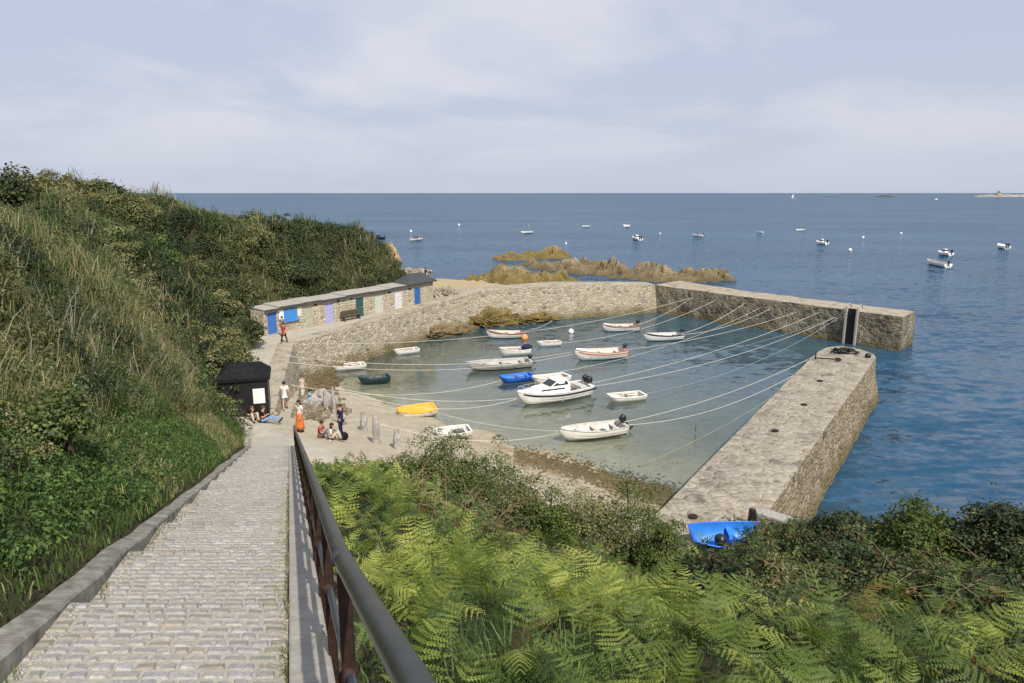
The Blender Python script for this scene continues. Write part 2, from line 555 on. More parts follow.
def terrain(X, Y, fine=True):
    X = np.asarray(X, float); Y = np.asarray(Y, float)
    s = beach_s(X, Y)
    beach = np.where(s < 0, np.minimum(-0.25 * s, 3.25), -0.055 * s - 0.0006 * s * s)
    beach = beach + (fbm(X * 0.5, Y * 0.5, 5) - 0.5) * 0.22 * sstep(3.2, 2.2, beach)
    sp = sstep(0.5, 1.5, (X - 7.5) * 0.838 - (Y - 25) * 0.545)           # the sea side of the near pier
    out = -3.0 - 0.03 * np.clip(Y - 40, 0, 100)
    floor_ = beach * (1 - sp) + out * sp
    floor_ = np.where(Y > 88, np.minimum(floor_, -3.5), floor_)
    floor_ = np.maximum(floor_, -9.0)
    # quay platform
    ins = inside(X, Y, PLATFORM)
    dq = seg_dist(X, Y, PLATFORM, True)
    z = np.where(ins, np.where(dq > 0.95, QZ, floor_ + (QZ - floor_) * sstep(0.25, 0.95, dq)), floor_)
    sea_edge = (~ins) & (Y > 86) & (X < 8)
    z = np.where(sea_edge, np.maximum(z, QZ - 0.9 * dq + (fbm(X, Y, 3) - 0.5) * 1.6), z)
    # fern bank to the right of the steps
    u = X - xr_(Y)
    bank = 13.05 - 0.322 * Y - 0.13 * np.clip(u, 0, 9) - 0.0075 * np.clip(Y - 14.5, 0, 60) ** 2
    bank = bank - 0.10 * np.clip(u - 17, 0, 50) - 1.15 * sstep(5, 11, Y) * sstep(-3.5, 1.5, X) - 0.8 * sstep(7, 12, Y) * sstep(1.5, 3.5, X) * sstep(9, 6, X)
    bank = np.where(Y < 2, np.minimum(bank, 12.5 - 0.10 * np.clip(u, 0, 9)), bank)
    bank = bank + (fbm(X * 0.4, Y * 0.4, 8) - 0.5) * 0.5 * sstep(0.8, 2.5, u)
    z = np.where((u > 0.3) & (Y < 60), np.maximum(z, np.maximum(bank, -6)), z)
    # the flight of steps
    st = (u <= 0.3) & (Y < 33)
    z = np.where(st, np.maximum(stair_z(Y) - 0.40, 3.2), z)
    # hill on the left
    v = hill_v(X, Y)
    base = np.where(Y < 33, np.maximum(stair_z(Y) + 0.02, QZ), QZ)
    top = np.interp(Y, [-20, 0, 30, 50, 62, 75, 84, 92, 100, 112], [18, 15.4, 12.2, 13.7, 14.7, 11.4, 7.7, 6.8, 3.5, -4]) \
        + np.clip(v - 14, 0, 60) * 0.05 + (fbm(X * 0.12, Y * 0.12, 21) - 0.5) * 2.2
    wdt = np.maximum(top - base, 0.5) / np.interp(Y, [0, 30, 55, 70, 88, 95], [0.95, 1.1, 1.1, 1.2, 1.9, 2.4])
    t = np.clip((v - 0.25) / wdt, 0, None)
    S = np.where(t < 0.6, t, 0.6 + 0.4 * (1 - np.exp(-(t - 0.6) / 0.4)))
    hz = base + (top - base) * S + (fbm(X * 0.35, Y * 0.35, 31) - 0.5) * 1.3 * sstep(0.6, 2.5, v)
    z = np.where((v > 0.25) & (Y < 110), np.maximum(hz, z), z)
    return z


def axis(lo, hi, step, far, k=1.35):
    a = list(np.arange(lo, hi + 1e-6, step))
    s, q = step, a[-1]
    while q < far:
        s *= k; q += s; a.append(q)
    s, q = step, a[0]
    while q > -far:
        s *= k; q -= s; a.insert(0, q)
    return np.array(a)


AX, AY = axis(-46, 46, 0.4, 30000, 1.5), axis(-6, 128, 0.4, 30000, 1.5)
GX, GY = np.meshgrid(AX, AY)
GZ = terrain(GX, GY)
FARG = sstep(130, 260, np.hypot(GX, GY - 40))
GZ = GZ * (1 - FARG) + FARG * np.where((GY < -40) | (GX < -90) & (GY < 60), 14.0, -9.0)


def grid_faces(ny, nx):
    i = np.arange(ny - 1)[:, None] * nx + np.arange(nx - 1)[None, :]
    return np.stack([i, i + 1, i + nx + 1, i + nx], -1).reshape(-1, 4)


u_, v_ = GX - xr_(GY), hill_v(GX, GY)
SOIL = np.array([0.055, 0.055, 0.025]); SAND = np.array([0.42, 0.37, 0.285]); PAVE = np.array([0.43, 0.40, 0.34])
ROCK = np.array([0.40, 0.33, 0.21]); BED = np.array([0.33, 0.30, 0.19]); EARTH = np.array([0.13, 0.085, 0.05])
shp = GX.shape + (1,)
C = np.broadcast_to(SAND, GX.shape + (3,)).copy()


def put(c, m):
    global C
    m = np.clip(m, 0, 1).reshape(shp)
    C = C * (1 - m) + c * m


put(BED, sstep(0.15, -0.5, GZ))
put(np.array([0.21, 0.185, 0.10]), 0.65 * sstep(0.48, 0.62, fbm(GX * .22, GY * .35, 77)) * sstep(0.0, -0.4, GZ))
peb = sstep(1.25, 0.75, GZ) * sstep(-0.15, 0.1, GZ) * sstep(-5, 1.5, GX)
put(np.array([0.24, 0.18, 0.08]), .75 * peb * sstep(0.40, 0.6, fbm(GX * 1.9, GY * 1.9, 14)))
put(PAVE, sstep(3.0, 3.17, GZ) * (GY > 30) * (GZ < 3.35))
put(ROCK, ((GY > 84) & (GX < 8) & (GZ > -0.5)) * 1.0)
put(SOIL, ((v_ > -0.25) & (GZ > 0.5) & (GY < 31)) * 1.0)
put(SOIL, ((v_ > 0.3) & (GZ > 0.5)) * 1.0)
put(ROCK * 1.12, (v_ > 0.0) * sstep(84, 87, GY) * sstep(7.6, 6.8, GZ))
bk = (u_ > 0.25) & (GY < 36) & (GZ > beach_s(GX, GY) * -0.25 + 0.1) & (GY < 33)
put(SOIL, bk * 1.0)
put(EARTH, bk * sstep(2.6, 1.6, GZ) * (GX > 8))
C *= (0.82 + 0.36 * fbm(GX * 2.3, GY * 2.3, 51))[..., None]

gm, nt, out = new_mat('ground_surface')
a = nd(nt, 'ShaderNodeVertexColor', _layer_name='Col')
vv = objco(nt)
n1 = noise(nt, vv, 2.2, 7.0, 0.7); n2 = noise(nt, vv, 14.0, 5.0, 0.7)
col = mixc(nt, ramp(nt, n1, [(0.35, 0.32), (0.62, 0.0)]), a.outputs[0], mixc(nt, 1.0, a.outputs[0], (0.5, 0.48, 0.42), 'MULTIPLY'))
col = mixc(nt, ramp(nt, n2, [(0.36, 0.45), (0.55, 0.0)]), col, mixc(nt, 1.0, a.outputs[0], (0.55, 0.53, 0.48), 'MULTIPLY'))
bsdf(nt, out, col, 0.92, 0.15, mth(nt, 'ADD', n1, mth(nt, 'MULTIPLY', n2, 0.4)), 0.5, 0.08)
ground = np_mesh('ground', np.stack([GX, GY, GZ], -1).reshape(-1, 3), grid_faces(*GX.shape), gm, C.reshape(-1, 3), True)
tag(ground, kind='structure')

# ------------------------------------------------------------------ the sea
WX, WY = axis(-46, 46, 0.8, 30000, 1.4), axis(20, 128, 0.8, 30000, 1.4)
WX, WY = np.meshgrid(WX, WY)
keep_row = WY[:, 0] > 15
WX, WY = WX[keep_row], WY[keep_row]
WD = terrain(WX, WY)
fw = sstep(130, 260, np.hypot(WX, WY - 40))
WD = np.clip(-(WD * (1 - fw) + -9.0 * fw), 0, 20)
# calm inside the harbour, rippled outside it
HARB = [(-20, 40), (5, 22), (24.5, 53), (37, 66.5), (18.3, 89), (-6, 82), (-20, 60)]
hin = inside(WX, WY, HARB)
hd = seg_dist(WX, WY, HARB, True)
calm = np.where(hin, sstep(0, 1.0, hd) * (0.55 + 0.45 * sstep(18, 2, WX * 0.7 + WY * 0.7 - 38)), 0.0)
wm, nt, out = new_mat('sea_water')
da = nd(nt, 'ShaderNodeAttribute', _attribute_name='depth'); ca = nd(nt, 'ShaderNodeAttribute', _attribute_name='calm')
v = objco(nt)
swell = noise(nt, objco(nt, (0.16, 0.30, 1)), 1.0, 3.0, 0.5)
chop = noise(nt, objco(nt, (0.75, 1.25, 1)), 1.0, 3.0, 0.55)
rip = noise(nt, objco(nt, (2.6, 3.8, 1)), 1.0, 3.0, 0.6)
def vnz(sc, det):
    n = nd(nt, 'ShaderNodeTexNoise', Scale=1.0, Detail=det, Roughness=0.55)
    lk(nt, objco(nt, sc), n.inputs['Vector'])
    return n.outputs['Color']


def vscale(sock, k):
    q = nd(nt, 'ShaderNodeVectorMath', _operation='SUBTRACT'); lk(nt, sock, q.inputs[0]); q.inputs[1].default_value = (.5, .5, .5)
    r = nd(nt, 'ShaderNodeVectorMath', _operation='MULTIPLY'); lk(nt, q.outputs[0], r.inputs[0]); r.inputs[1].default_value = (k, k, 0)
    return r.outputs[0]


def vadd(a, b):
    q = nd(nt, 'ShaderNodeVectorMath', _operation='ADD'); lk(nt, a, q.inputs[0]); lk(nt, b, q.inputs[1])
    return q.outputs[0]


# wave slopes: long swell, chop and ripples outside, a light ripple inside
w_sw, w_ch, w_rp = vnz((0.10, 0.26, 1), 2.0), vnz((0.62, 1.25, 1), 4.0), vnz((2.2, 3.8, 1), 2.0)
slope_out = vadd(vadd(vscale(w_sw, 0.55), vscale(w_ch, 1.15)), vscale(w_rp, 0.45))
slope_in = vadd(vscale(w_ch, 0.10), vscale(w_rp, 0.16))
sm = nd(nt, 'ShaderNodeMix', _data_type='VECTOR')
lk(nt, ca.outputs['Fac'], sm.inputs[0]); lk(nt, slope_out, sm.inputs[4]); lk(nt, slope_in, sm.inputs[5])
bn = nd(nt, 'ShaderNodeVectorMath', _operation='NORMALIZE')
upv = nd(nt, 'ShaderNodeCombineXYZ'); upv.inputs[2].default_value = 1.0
lk(nt, vadd(sm.outputs[1], upv.outputs[0]), bn.inputs[0])
wind = noise(nt, objco(nt, (0.008, 0.022, 1)), 1.0, 5.0, 0.6)
deep = mixc(nt, ramp(nt, wind, [(0.38, 0.0), (0.62, 1.0)]), (0.008, 0.050, 0.108), (0.020, 0.082, 0.155))
deep = mixc(nt, ca.outputs['Fac'], deep, (0.055, 0.102, 0.105))
dif = nt.nodes.new('ShaderNodeBsdfDiffuse'); lk(nt, deep, dif.inputs[0]); lk(nt, bn.outputs[0], dif.inputs['Normal'])
tr = nd(nt, 'ShaderNodeBsdfTransparent', Color=(0.88, 0.94, 0.90, 1))
clear = mth(nt, 'POWER', 2.718, mth(nt, 'MULTIPLY', da.outputs['Fac'], -0.85))
body = nt.nodes.new('ShaderNodeMixShader')
lk(nt, clear, body.inputs[0]); lk(nt, dif.outputs[0], body.inputs[1]); lk(nt, tr.outputs[0], body.inputs[2])
gl = nd(nt, 'ShaderNodeBsdfGlossy', Roughness=0.09); lk(nt, bn.outputs[0], gl.inputs['Normal'])
fr = nd(nt, 'ShaderNodeFresnel', IOR=1.33); lk(nt, bn.outputs[0], fr.inputs['Normal'])
ff = mth(nt, 'MINIMUM', mth(nt, 'MULTIPLY', fr.outputs[0], mth(nt, 'ADD', 0.95, mth(nt, 'MULTIPLY', ca.outputs['Fac'], 0.7))), 0.42)
fin = nt.nodes.new('ShaderNodeMixShader')
lk(nt, ff, fin.inputs[0]); lk(nt, body.outputs[0], fin.inputs[1]); lk(nt, gl.outputs[0], fin.inputs[2])
lk(nt, fin.outputs[0], out.inputs['Surface'])
water = np_mesh('water', np.stack([WX, WY, np.zeros_like(WX)], -1).reshape(-1, 3), grid_faces(*WX.shape), wm, None, True)
for nm, arr in (('depth', WD), ('calm', calm)):
    at = water.data.attributes.new(nm, 'FLOAT', 'POINT')
    at.data.foreach_set('value', arr.astype(np.float32).ravel())
tag(water, kind='structure')

# ------------------------------------------------------------------ harbour walls
def wall_rings(front, back, ztop, batter=0.5, zbot=-2.5, step=1.2, wob=0.08):
    """A battered masonry wall following `front` with `back` behind it; returns side and top meshes."""
    side, topm = MB(), MB()
    pts = []
    L = len(front)
    for i in range(L - 1):
        n = max(1, int((Vector(front[i + 1]) - Vector(front[i])).length / step))
        for k in range(n + (1 if i == L - 2 else 0)):
            t = k / n
            f = Vector(front[i]).lerp(Vector(front[i + 1]), t); b = Vector(back[i]).lerp(Vector(back[i + 1]), t)
            pts.append((f, b, ztop[i] * (1 - t) + ztop[i + 1] * t))
    rows = []
    for i, (f, b, zt) in enumerate(pts):
        d = (f - b).normalized()
        r = []
        for (p, sgn) in ((f, 1), (b, -1)):
            pr = []
            for q in (0, 0.2, 0.4, 0.6, 0.8, 1.0):
                z = zt + (zbot - zt) * q
                off = sgn * (batter * q * (zt - zbot) / 5.5 + (0 if q == 0 else random.uniform(-wob, wob)))
                pr.append((p.x + d.x * off, p.y + d.y * off, z + (random.uniform(-0.03, 0.03) if q == 0 else 0)))
            r.append(pr)
        rows.append(r)
    n = 6
    for sd in (0, 1):
        vs = [p for r in rows for p in r[sd]]
        fs = [(i * n + k, i * n + k + 1, (i + 1) * n + k + 1, (i + 1) * n + k) for i in range(len(rows) - 1) for k in range(n - 1)]
        side.add(vs, fs)
    for r in (rows[0], rows[-1]):
        side.add(r[0] + r[1], [(k, k + 1, n + k + 1, n + k) for k in range(n - 1)])
    nn = 5
    vs, fs = [], []
    for r in rows:
        for k in range(nn):
            t = k / (nn - 1)
            p = Vector(r[0][0]).lerp(Vector(r[1][0]), t)
            p.z += math.sin(math.pi * t) * 0.05 + (random.uniform(-0.03, 0.03) if 0 < k < nn - 1 else 0)
            vs.append(p)
    fs = [(i * nn + k, i * nn + k + 1, (i + 1) * nn + k + 1, (i + 1) * nn + k) for i in range(len(rows) - 1) for k in range(nn - 1)]
    topm.add(vs, fs, True)
    return side, topm


def off(p, q, d):
    return (p[0] + q[0] * d, p[1] + q[1] * d)


# curved quay wall under the cabins and along the back of the harbour
qf = QUAY_EDGE
qb = []
for i, p in enumerate(qf):
    a, b = qf[max(0, i - 1)], qf[min(len(qf) - 1, i + 1)]
    t = Vector((b[0] - a[0], b[1] - a[1])).normalized()
    qb.append(off(p, (-t.y, t.x), 1.3 if i < 4 else (2.2 if i == 4 else 3.2)))
sw = thing('quay_wall', 'long pale rubble harbour wall curving from below the cabins to the dark arm', 'harbour wall')
s_, t_ = wall_rings(qf, qb, [3.22, 3.22, 3.22, 3.24, 3.3, 3.9, 4.1, 3.5], 1.1)
s_.build('wall_face', M['wall_left'], sw); t_.build('wall_top', M['arm_top'], sw)

# far arm
AD = Vector((37.6 - 18.3, 66.3 - 89.0)).normalized(); AN = Vector((-AD.y, AD.x))
arm_f = [(18.3, 89.0), (24.5, 81.7), (31, 74.1), (37.6, 66.3)]
arm_b = [off(p, AN, 4.4) for p in arm_f]
arm_b[-1] = off(arm_b[-1], AD, -0.5)
arm_b[0] = (22.5, 93.5)
far_arm = thing('harbour_arm', 'dark shaded stone arm with a pale top reaching out to the harbour mouth', 'breakwater')
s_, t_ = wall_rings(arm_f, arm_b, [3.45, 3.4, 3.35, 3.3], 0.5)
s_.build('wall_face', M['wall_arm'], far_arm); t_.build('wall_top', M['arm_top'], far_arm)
# ladder on the far arm; a black panel stands in for its dark recess
for lx in (850,):
    c = at_z(851, 312, 3.3)
    base = Vector((c.x, c.y)) - AN * 0.0
    # put it exactly on the face line
    tt = (base - Vector(arm_f[0])).dot(AD)
    base = Vector(arm_f[0]) + AD * tt
    lad = thing('wall_ladder', 'steel ladder with two tall pale stiles on the dark arm near its end', 'ladder', (base.x, base.y, 0), math.atan2(AD.y, AD.x))
    for sx in (-0.55, 0.55):
        MB().box((sx, -0.62, 1.55), (0.20, 0.26, 4.3), bev=0.02).build('stile', M['steel'], lad)
        MB().tube([(sx, -0.6, 3.6), (sx, -0.55, 3.95), (sx, 0.1, 4.05), (sx, 0.5, 3.6)], 0.05).build('hand_loop', M['steel'], lad)
    for k in range(11):
        MB().tube([(-0.5, -0.6, -0.2 + k * 0.34), (0.5, -0.6, -0.2 + k * 0.34)], 0.03).build('rung', M['rust'], lad)
    MB().box((0, -0.44, 1.5), (0.9, 0.06, 4.2)).build('recess_panel', M['black'], lad)

# near pier
pl = [(1.6, 18.6), (5.9, 25.1), (12.1, 34.7), (18.2, 44.2), (23.3, 51.9), (24.6, 53.4), (25.6, 53.9)]
pr = [(7.3, 20.2), (9.6, 24.4), (15.9, 33.9), (21.6, 42.3), (26.6, 49.8), (27.1, 51.2), (26.8, 52.6)]
pier = thing('near_pier', 'broad sunlit stone pier with a worn top and rounded end nearest the ferns', 'pier')
s_, t_ = wall_rings(pl, pr, [3.2, 3.2, 3.2, 3.2, 3.2, 3.2, 3.2], 0.75, -3.5, 1.0, 0.10)
s_.build('wall_face', M['wall_pier'], pier); t_.build('wall_top', M['pier_top'], pier)
PD = Vector((0.545, 0.838)); PN = Vector((0.838, -0.545))
# iron rings, anchor and net on the pier top
for (px, py) in ((820, 381), (804, 405), (775, 431), (693, 517)):
    c = at_z(px, py, 3.27)
    rg = thing('mooring_ring', {820: 'rusty mooring ring on the pier top nearest its far end', 804: 'rusty mooring ring in the middle of the pier top',
                                775: 'rusty mooring ring on the pier top just short of its middle', 693: 'rusty mooring ring by the blue dinghy on the pier'}[px], 'mooring ring', (c.x, c.y, c.z))
    rg['group'] = 'iron rings set in the pier top'
    MB().tube([(0.15 * math.cos(k * math.pi / 6), 0.15 * math.sin(k * math.pi / 6), 0.03) for k in range(13)], 0.032, 6, False).build('ring', M['rust'], rg)
    MB().box((0, 0, 0.01), (0.26, 0.2, 0.05), bev=0.01).build('plate', M['rust'], rg)
c = at_z(846, 353, 3.26)
m = MB()
for k in range(46):
    a = random.uniform(0, 6.28); r = random.uniform(0, 1.0) ** 0.7
    p = Vector((math.cos(a) * r * 1.0, math.sin(a) * r * 0.7, 0.06 + 0.25 * (1 - r)))
    m.tube([p + Vector((random.uniform(-.35, .35), random.uniform(-.3, .3), random.uniform(-.04, .1))) for _ in range(4)], 0.05, 5)
tag(m.build('rope_heap', M['black'], None), 'dark heap of chain and rope at the pier end', 'rope heap').location = c
c = at_z(826, 360, 3.27)
an = thing('anchor', 'rusty iron anchor lying on the pier top beside the dark heap', 'anchor', c, R(-25))
MB().tube([(-0.8, 0, 0.08), (0.9, 0, 0.12)], 0.05).build('shank', M['rust'], an)
MB().tube([(0.55, -0.55, 0.1), (0.85, -0.3, 0.12), (0.95, 0, 0.12), (0.85, 0.3, 0.12), (0.55, 0.55, 0.1)], [0.03, 0.06, 0.07, 0.06, 0.03]).build('fluke', M['rust'], an)
MB().tube([(-0.7, 0, -0.02), (-0.7, 0, 0.6)], 0.04).build('stock', M['rust'], an)
c = at_z(868, 357, 3.3)
tag(MB().ellipsoid((0, 0, 0.1), (0.22, 0.2, 0.2), jitter=0.2).build('iron_block', M['black']), 'small black iron lump at the right of the pier end', 'mooring block').location = c
# low pale coping blocks that run down from the pier's landward corner
q0, q1 = at_z(760, 513, 3.4), at_z(822, 546, 2.9)
d = (q1 - q0); rz = math.atan2(d.y, d.x)
tag(MB().box((0, 0, 0), (d.length * 0.55, 0.6, 0.5), rz, 0, 1, 0.06).build('coping_block', M['granite']), 'long pale coping block at the landward end of the pier', 'stone block').location = q0.lerp(q1, 0.27)
tag(MB().box((0, 0, 0), (d.length * 0.42, 0.5, 0.45), rz + 0.06, 0, 1, 0.06).build('coping_block', M['granite']), 'short lower coping block beside ferns below the pier', 'stone block').location = q0.lerp(q1, 0.78)
c = at_z(752, 519, 3.5)
tag(MB().box((0, 0, 0), (0.26, 0.3, 0.8), 0.3, 0, 0.7, 0.05).build('bollard', M['black']), 'dark stubby bollard standing behind the blue dinghy', 'bollard').location = c

# ------------------------------------------------------------------ the flight of steps
TD = Vector((-0.333, 1, -0.322))       # along the flight per metre of y
N_TREAD, TL = 17, 2.0
Y0 = -0.85
setts_V, setts_F, setts_C = [], [], []
treads = MB()
risers = MB()


def tread_z(i, t):
    """t in 0..1 along tread i"""
    ys, ye = Y0 + i * TL, Y0 + (i + 1) * TL
    if i >= N_TREAD - 1: return max(stair_z(ys + (ye - ys) * t), QZ) - 0.02
    a = stair_z(ys) - 0.22; b = stair_z(ye) - 0.03
    return a + (b - a) * t


for i in range(N_TREAD):
    ys, ye = Y0 + i * TL, Y0 + (i + 1) * TL
    za, zb = tread_z(i, 0), tread_z(i, 1)
    treads.add([(xl_(ys), ys, za + 0.004), (xr_(ys), ys, za + 0.004), (xr_(ye), ye, zb + 0.004), (xl_(ye), ye, zb + 0.004)], [(0, 1, 2, 3)])
    zp = tread_z(i - 1, 1) if i else za + 0.16
    treads.add([(xl_(ys), ys, za - 0.05), (xr_(ys), ys, za - 0.05), (xr_(ys), ys, zp - 0.02), (xl_(ys), ys, zp - 0.02)], [(3, 2, 1, 0)])
    rows = 17 if ys < 12 else 15
    for r in range(rows):
        t0, t1 = r / rows, (r + 1) / rows
        gap = 0.009
        x = -0.05 * random.random()
        skew = 0.0
        while x < 1.77:
            lw = random.uniform(0.10, 0.20)
            xa, xb = max(x, 0.0) + gap, min(x + lw, 1.785) - gap
            x += lw
            if xb - xa < 0.03: continue
            dy0, dy1 = random.uniform(-.008, .008), random.uniform(-.008, .008)
            ya, yb = ys + t0 * TL + gap + dy0, ys + t1 * TL - gap + dy1
            if r == 0: ya = ys + 0.004
            if r == rows - 1: yb = ye - 0.004
            za_, zb_ = tread_z(i, (ya - ys) / TL), tread_z(i, (yb - ys) / TL)
            hgt = random.uniform(0.0, 0.014) + (0.012 if r == rows - 1 else 0)
            bev = 0.014
            tl = random.uniform(-.006, .006)
            xx = lambda q, y: xl_(y) + q
            bot = [(xx(xa, ya), ya, za_ - 0.04), (xx(xb, ya), ya, za_ - 0.04), (xx(xb, yb), yb, zb_ - 0.04), (xx(xa, yb), yb, zb_ - 0.04)]
            midr = [(p[0], p[1], p[2] + 0.034 + hgt) for p in bot]
            tp = [(xx(xa + bev, ya + bev), ya + bev, za_ + hgt + 0.008 - tl), (xx(xb - bev, ya + bev), ya + bev, za_ + hgt + 0.008 + tl),
                  (xx(xb - bev, yb - bev), yb - bev, zb_ + hgt + 0.008 + tl), (xx(xa + bev, yb - bev), yb - bev, zb_ + hgt + 0.008 - tl)]
            b0 = len(setts_V)
            setts_V += bot + midr + tp
            for k in range(4):
                k2 = (k + 1) % 4
                setts_F.append((b0 + k, b0 + k2, b0 + 4 + k2, b0 + 4 + k))
                setts_F.append((b0 + 4 + k, b0 + 4 + k2, b0 + 8 + k2, b0 + 8 + k))
            setts_F.append((b0 + 8, b0 + 9, b0 + 10, b0 + 11))
            g = random.gauss(0.325, 0.028)
            wcol = random.random()
            cc = (g * 1.02, g * 0.97, g * 0.91) if wcol < 0.6 else (g * 0.99, g * 0.965, g * 0.95)
            if random.random() < 0.03: cc = (g * 1.0, g * 0.9, g * 0.78)
            lv = .80 + .40 * float(fbm(np.array([xx(xa, ya) * 1.1]), np.array([ya * .8]), 5, 3)[0])
            cc = tuple(q * lv for q in cc)
            if (xa < .16 or xb > 1.66) and random.random() < .45: cc = (cc[0] * .84, cc[1] * .84, cc[2] * .73)
            setts_C += [cc] * 12
steps = thing('stone_steps', 'long flight of shallow granite sett steps leading down to the harbour', 'steps')
jm = simple('sett_joints', (0.30, 0.28, 0.235), (0.46, 0.43, 0.37), 26.0, 0.95, 0.5, 0.01)
treads.build('joint_bed', jm, steps)
np_mesh('setts', np.array(setts_V), np.array(setts_F), M['sett'], np.array(setts_C), False, steps)
# grit and pale pebbles scattered along both edges
m = MB()
for k in range(900):
    y = random.uniform(1.0, 18) ** 1.0
    e = abs(random.gauss(0, 0.12))
    x = xl_(y) + 0.02 + e if random.random() < 0.55 else xr_(y) - 0.01 - e * 0.5
    i = int((y - Y0) / TL); z = tread_z(i, (y - Y0 - i * TL) / TL)
    r = random.uniform(0.006, 0.018)
    m.add([(x - r, y, z + .012), (x, y - r, z + .012), (x + r, y, z + .012), (x, y + r, z + .012), (x, y, z + .014 + r)], [(0, 1, 4), (1, 2, 4), (2, 3, 4), (3, 0, 4)])
tag(m.build('grit', M['sand_mat'], None, False), 'pale grit gathered along the edges of the steps', 'grit', kind='stuff')

# left kerb: a long low ledge that follows the slope
kb = MB()
rows = []
for k in range(0, 66):
    y = -2.0 + k * 0.53
    z = max(stair_z(y) + 0.012, QZ + 0.08) + random.uniform(-0.012, 0.012)
    wd = 0.13 + 0.10 * vnoise(y * 0.6, 0.0, 4) + 0.10 * sstep(7, 2, y)
    xi = xl_(y) + random.uniform(-0.012, 0.012)
    rows.append([(xi + 0.012, y, z - 0.45), (xi, y, z - 0.02), (xi - 0.02, y, z), (xi - wd, y, z + 0.02), (xi - wd - 0.05, y, z - 0.4)])
kb.loft(rows, False, False, False, False)
tag(kb.build('kerb', M['kerb'], None), 'weathered low kerb ledge along the left edge of the steps', 'kerb', kind='structure')
# right strip: smooth concrete
sb = MB()
rows = []
for k in range(0, 64):
    y = -2.0 + k * 0.53
    z = max(stair_z(y) + 0.012, QZ + 0.05)
    x0 = xr_(y) + 0.006
    rows.append([(x0, y, z - 0.5), (x0, y, z - 0.008), (x0 + 0.012, y, z), (x0 + 0.25, y, z), (x0 + 0.262, y, z - 0.01), (x0 + 0.262, y, z - 0.7)])
sb.loft(rows, False, False, False, False)
tag(sb.build('edging_strip', M['concrete'], None), 'smooth grey concrete strip between the steps and the railing', 'kerb', kind='structure')

# ------------------------------------------------------------------ railing down the right of the steps
RL = thing('hand_railing', 'dark iron hand railing with a broad grey top rail beside the steps', 'railing')


def rail_x(y):
    return xr_(y) + 0.285 + 0.03 * min(max(0.0, 2.6 - y), 1.6)


def rail_top(y):
    return max(stair_z(y), QZ + 0.1) + 0.98 + 0.035 * min(max(0.0, 2.6 - y), 1.5)


pts = [(rail_x(y), y, rail_top(y)) for y in np.concatenate([np.arange(-1.2, 29.6, 0.4)])]
pts.append((rail_x(29.7), 29.75, rail_top(29.7) - 0.12)); pts.append((rail_x(29.75), 29.8, rail_top(29.7) - 0.45))
MB().tube(pts, 0.038, 14, True, 0.85).build('top_rail', M['railtop'], RL)
pts = [(rail_x(y), y, max(stair_z(y), QZ + 0.1) + 0.47) for y in np.arange(-1.2, 29.6, 0.4)]
MB().tube(pts, 0.02, 8).build('middle_rail', M['iron'], RL)
y = 2.56
ys = [-.6]
while y < 30:
    ys.append(y); y += 1.35
for y in ys:
    z = max(stair_z(y), QZ + 0.1)
    x = rail_x(y)
    p = MB().box((x, y, z + 0.18), (0.05, 0.042, 1.5), 0.0, 0, 1, 0.004).build('post', M['rust'], RL)
    MB().tube([(x, y - 0.05, z + 0.482), (x, y + 0.05, z + 0.458)], 0.036, 10).build('collar', M['rust'], p)
# joint sleeve on the top rail
for y in (2.62, 9.3, 15.4, 21.5):
    MB().tube([(rail_x(y - .05), y - .05, rail_top(y - .05)), (rail_x(y + .05), y + .05, rail_top(y + .05))], 0.042, 12, True, 0.8).build('joint_sleeve', M['iron'], RL)
# ------------------------------------------------------------------ standing on the ground
def gz(x, y):
    return float(terrain(np.array([x]), np.array([y]))[0])


def ground_at(px, py):
    d = ray(px, py)
    t = np.linspace(2, 120, 2400) / d.y
    X, Y, Z = d.x * t, d.y * t, CAMZ + d.z * t
    below = np.nonzero(Z <= np.maximum(terrain(X, Y), -0.0))[0]
    i = below[0] if len(below) else -1
    return Vector((X[i], Y[i], Z[i]))


# ------------------------------------------------------------------ row of beach cabins
RS = Vector((-21.6, 56.6)); RDv = Vector((0.55, 0.836)).normalized()
RZC = math.atan2(RDv.y, RDv.x)


def rp(px):
    d = ray(px, 312)
    # RS + a*RDv = k*(d.x,d.y)
    det = RDv.x * -d.y + d.x * RDv.y
    return (-RS.x * -d.y - d.x * RS.y) / det


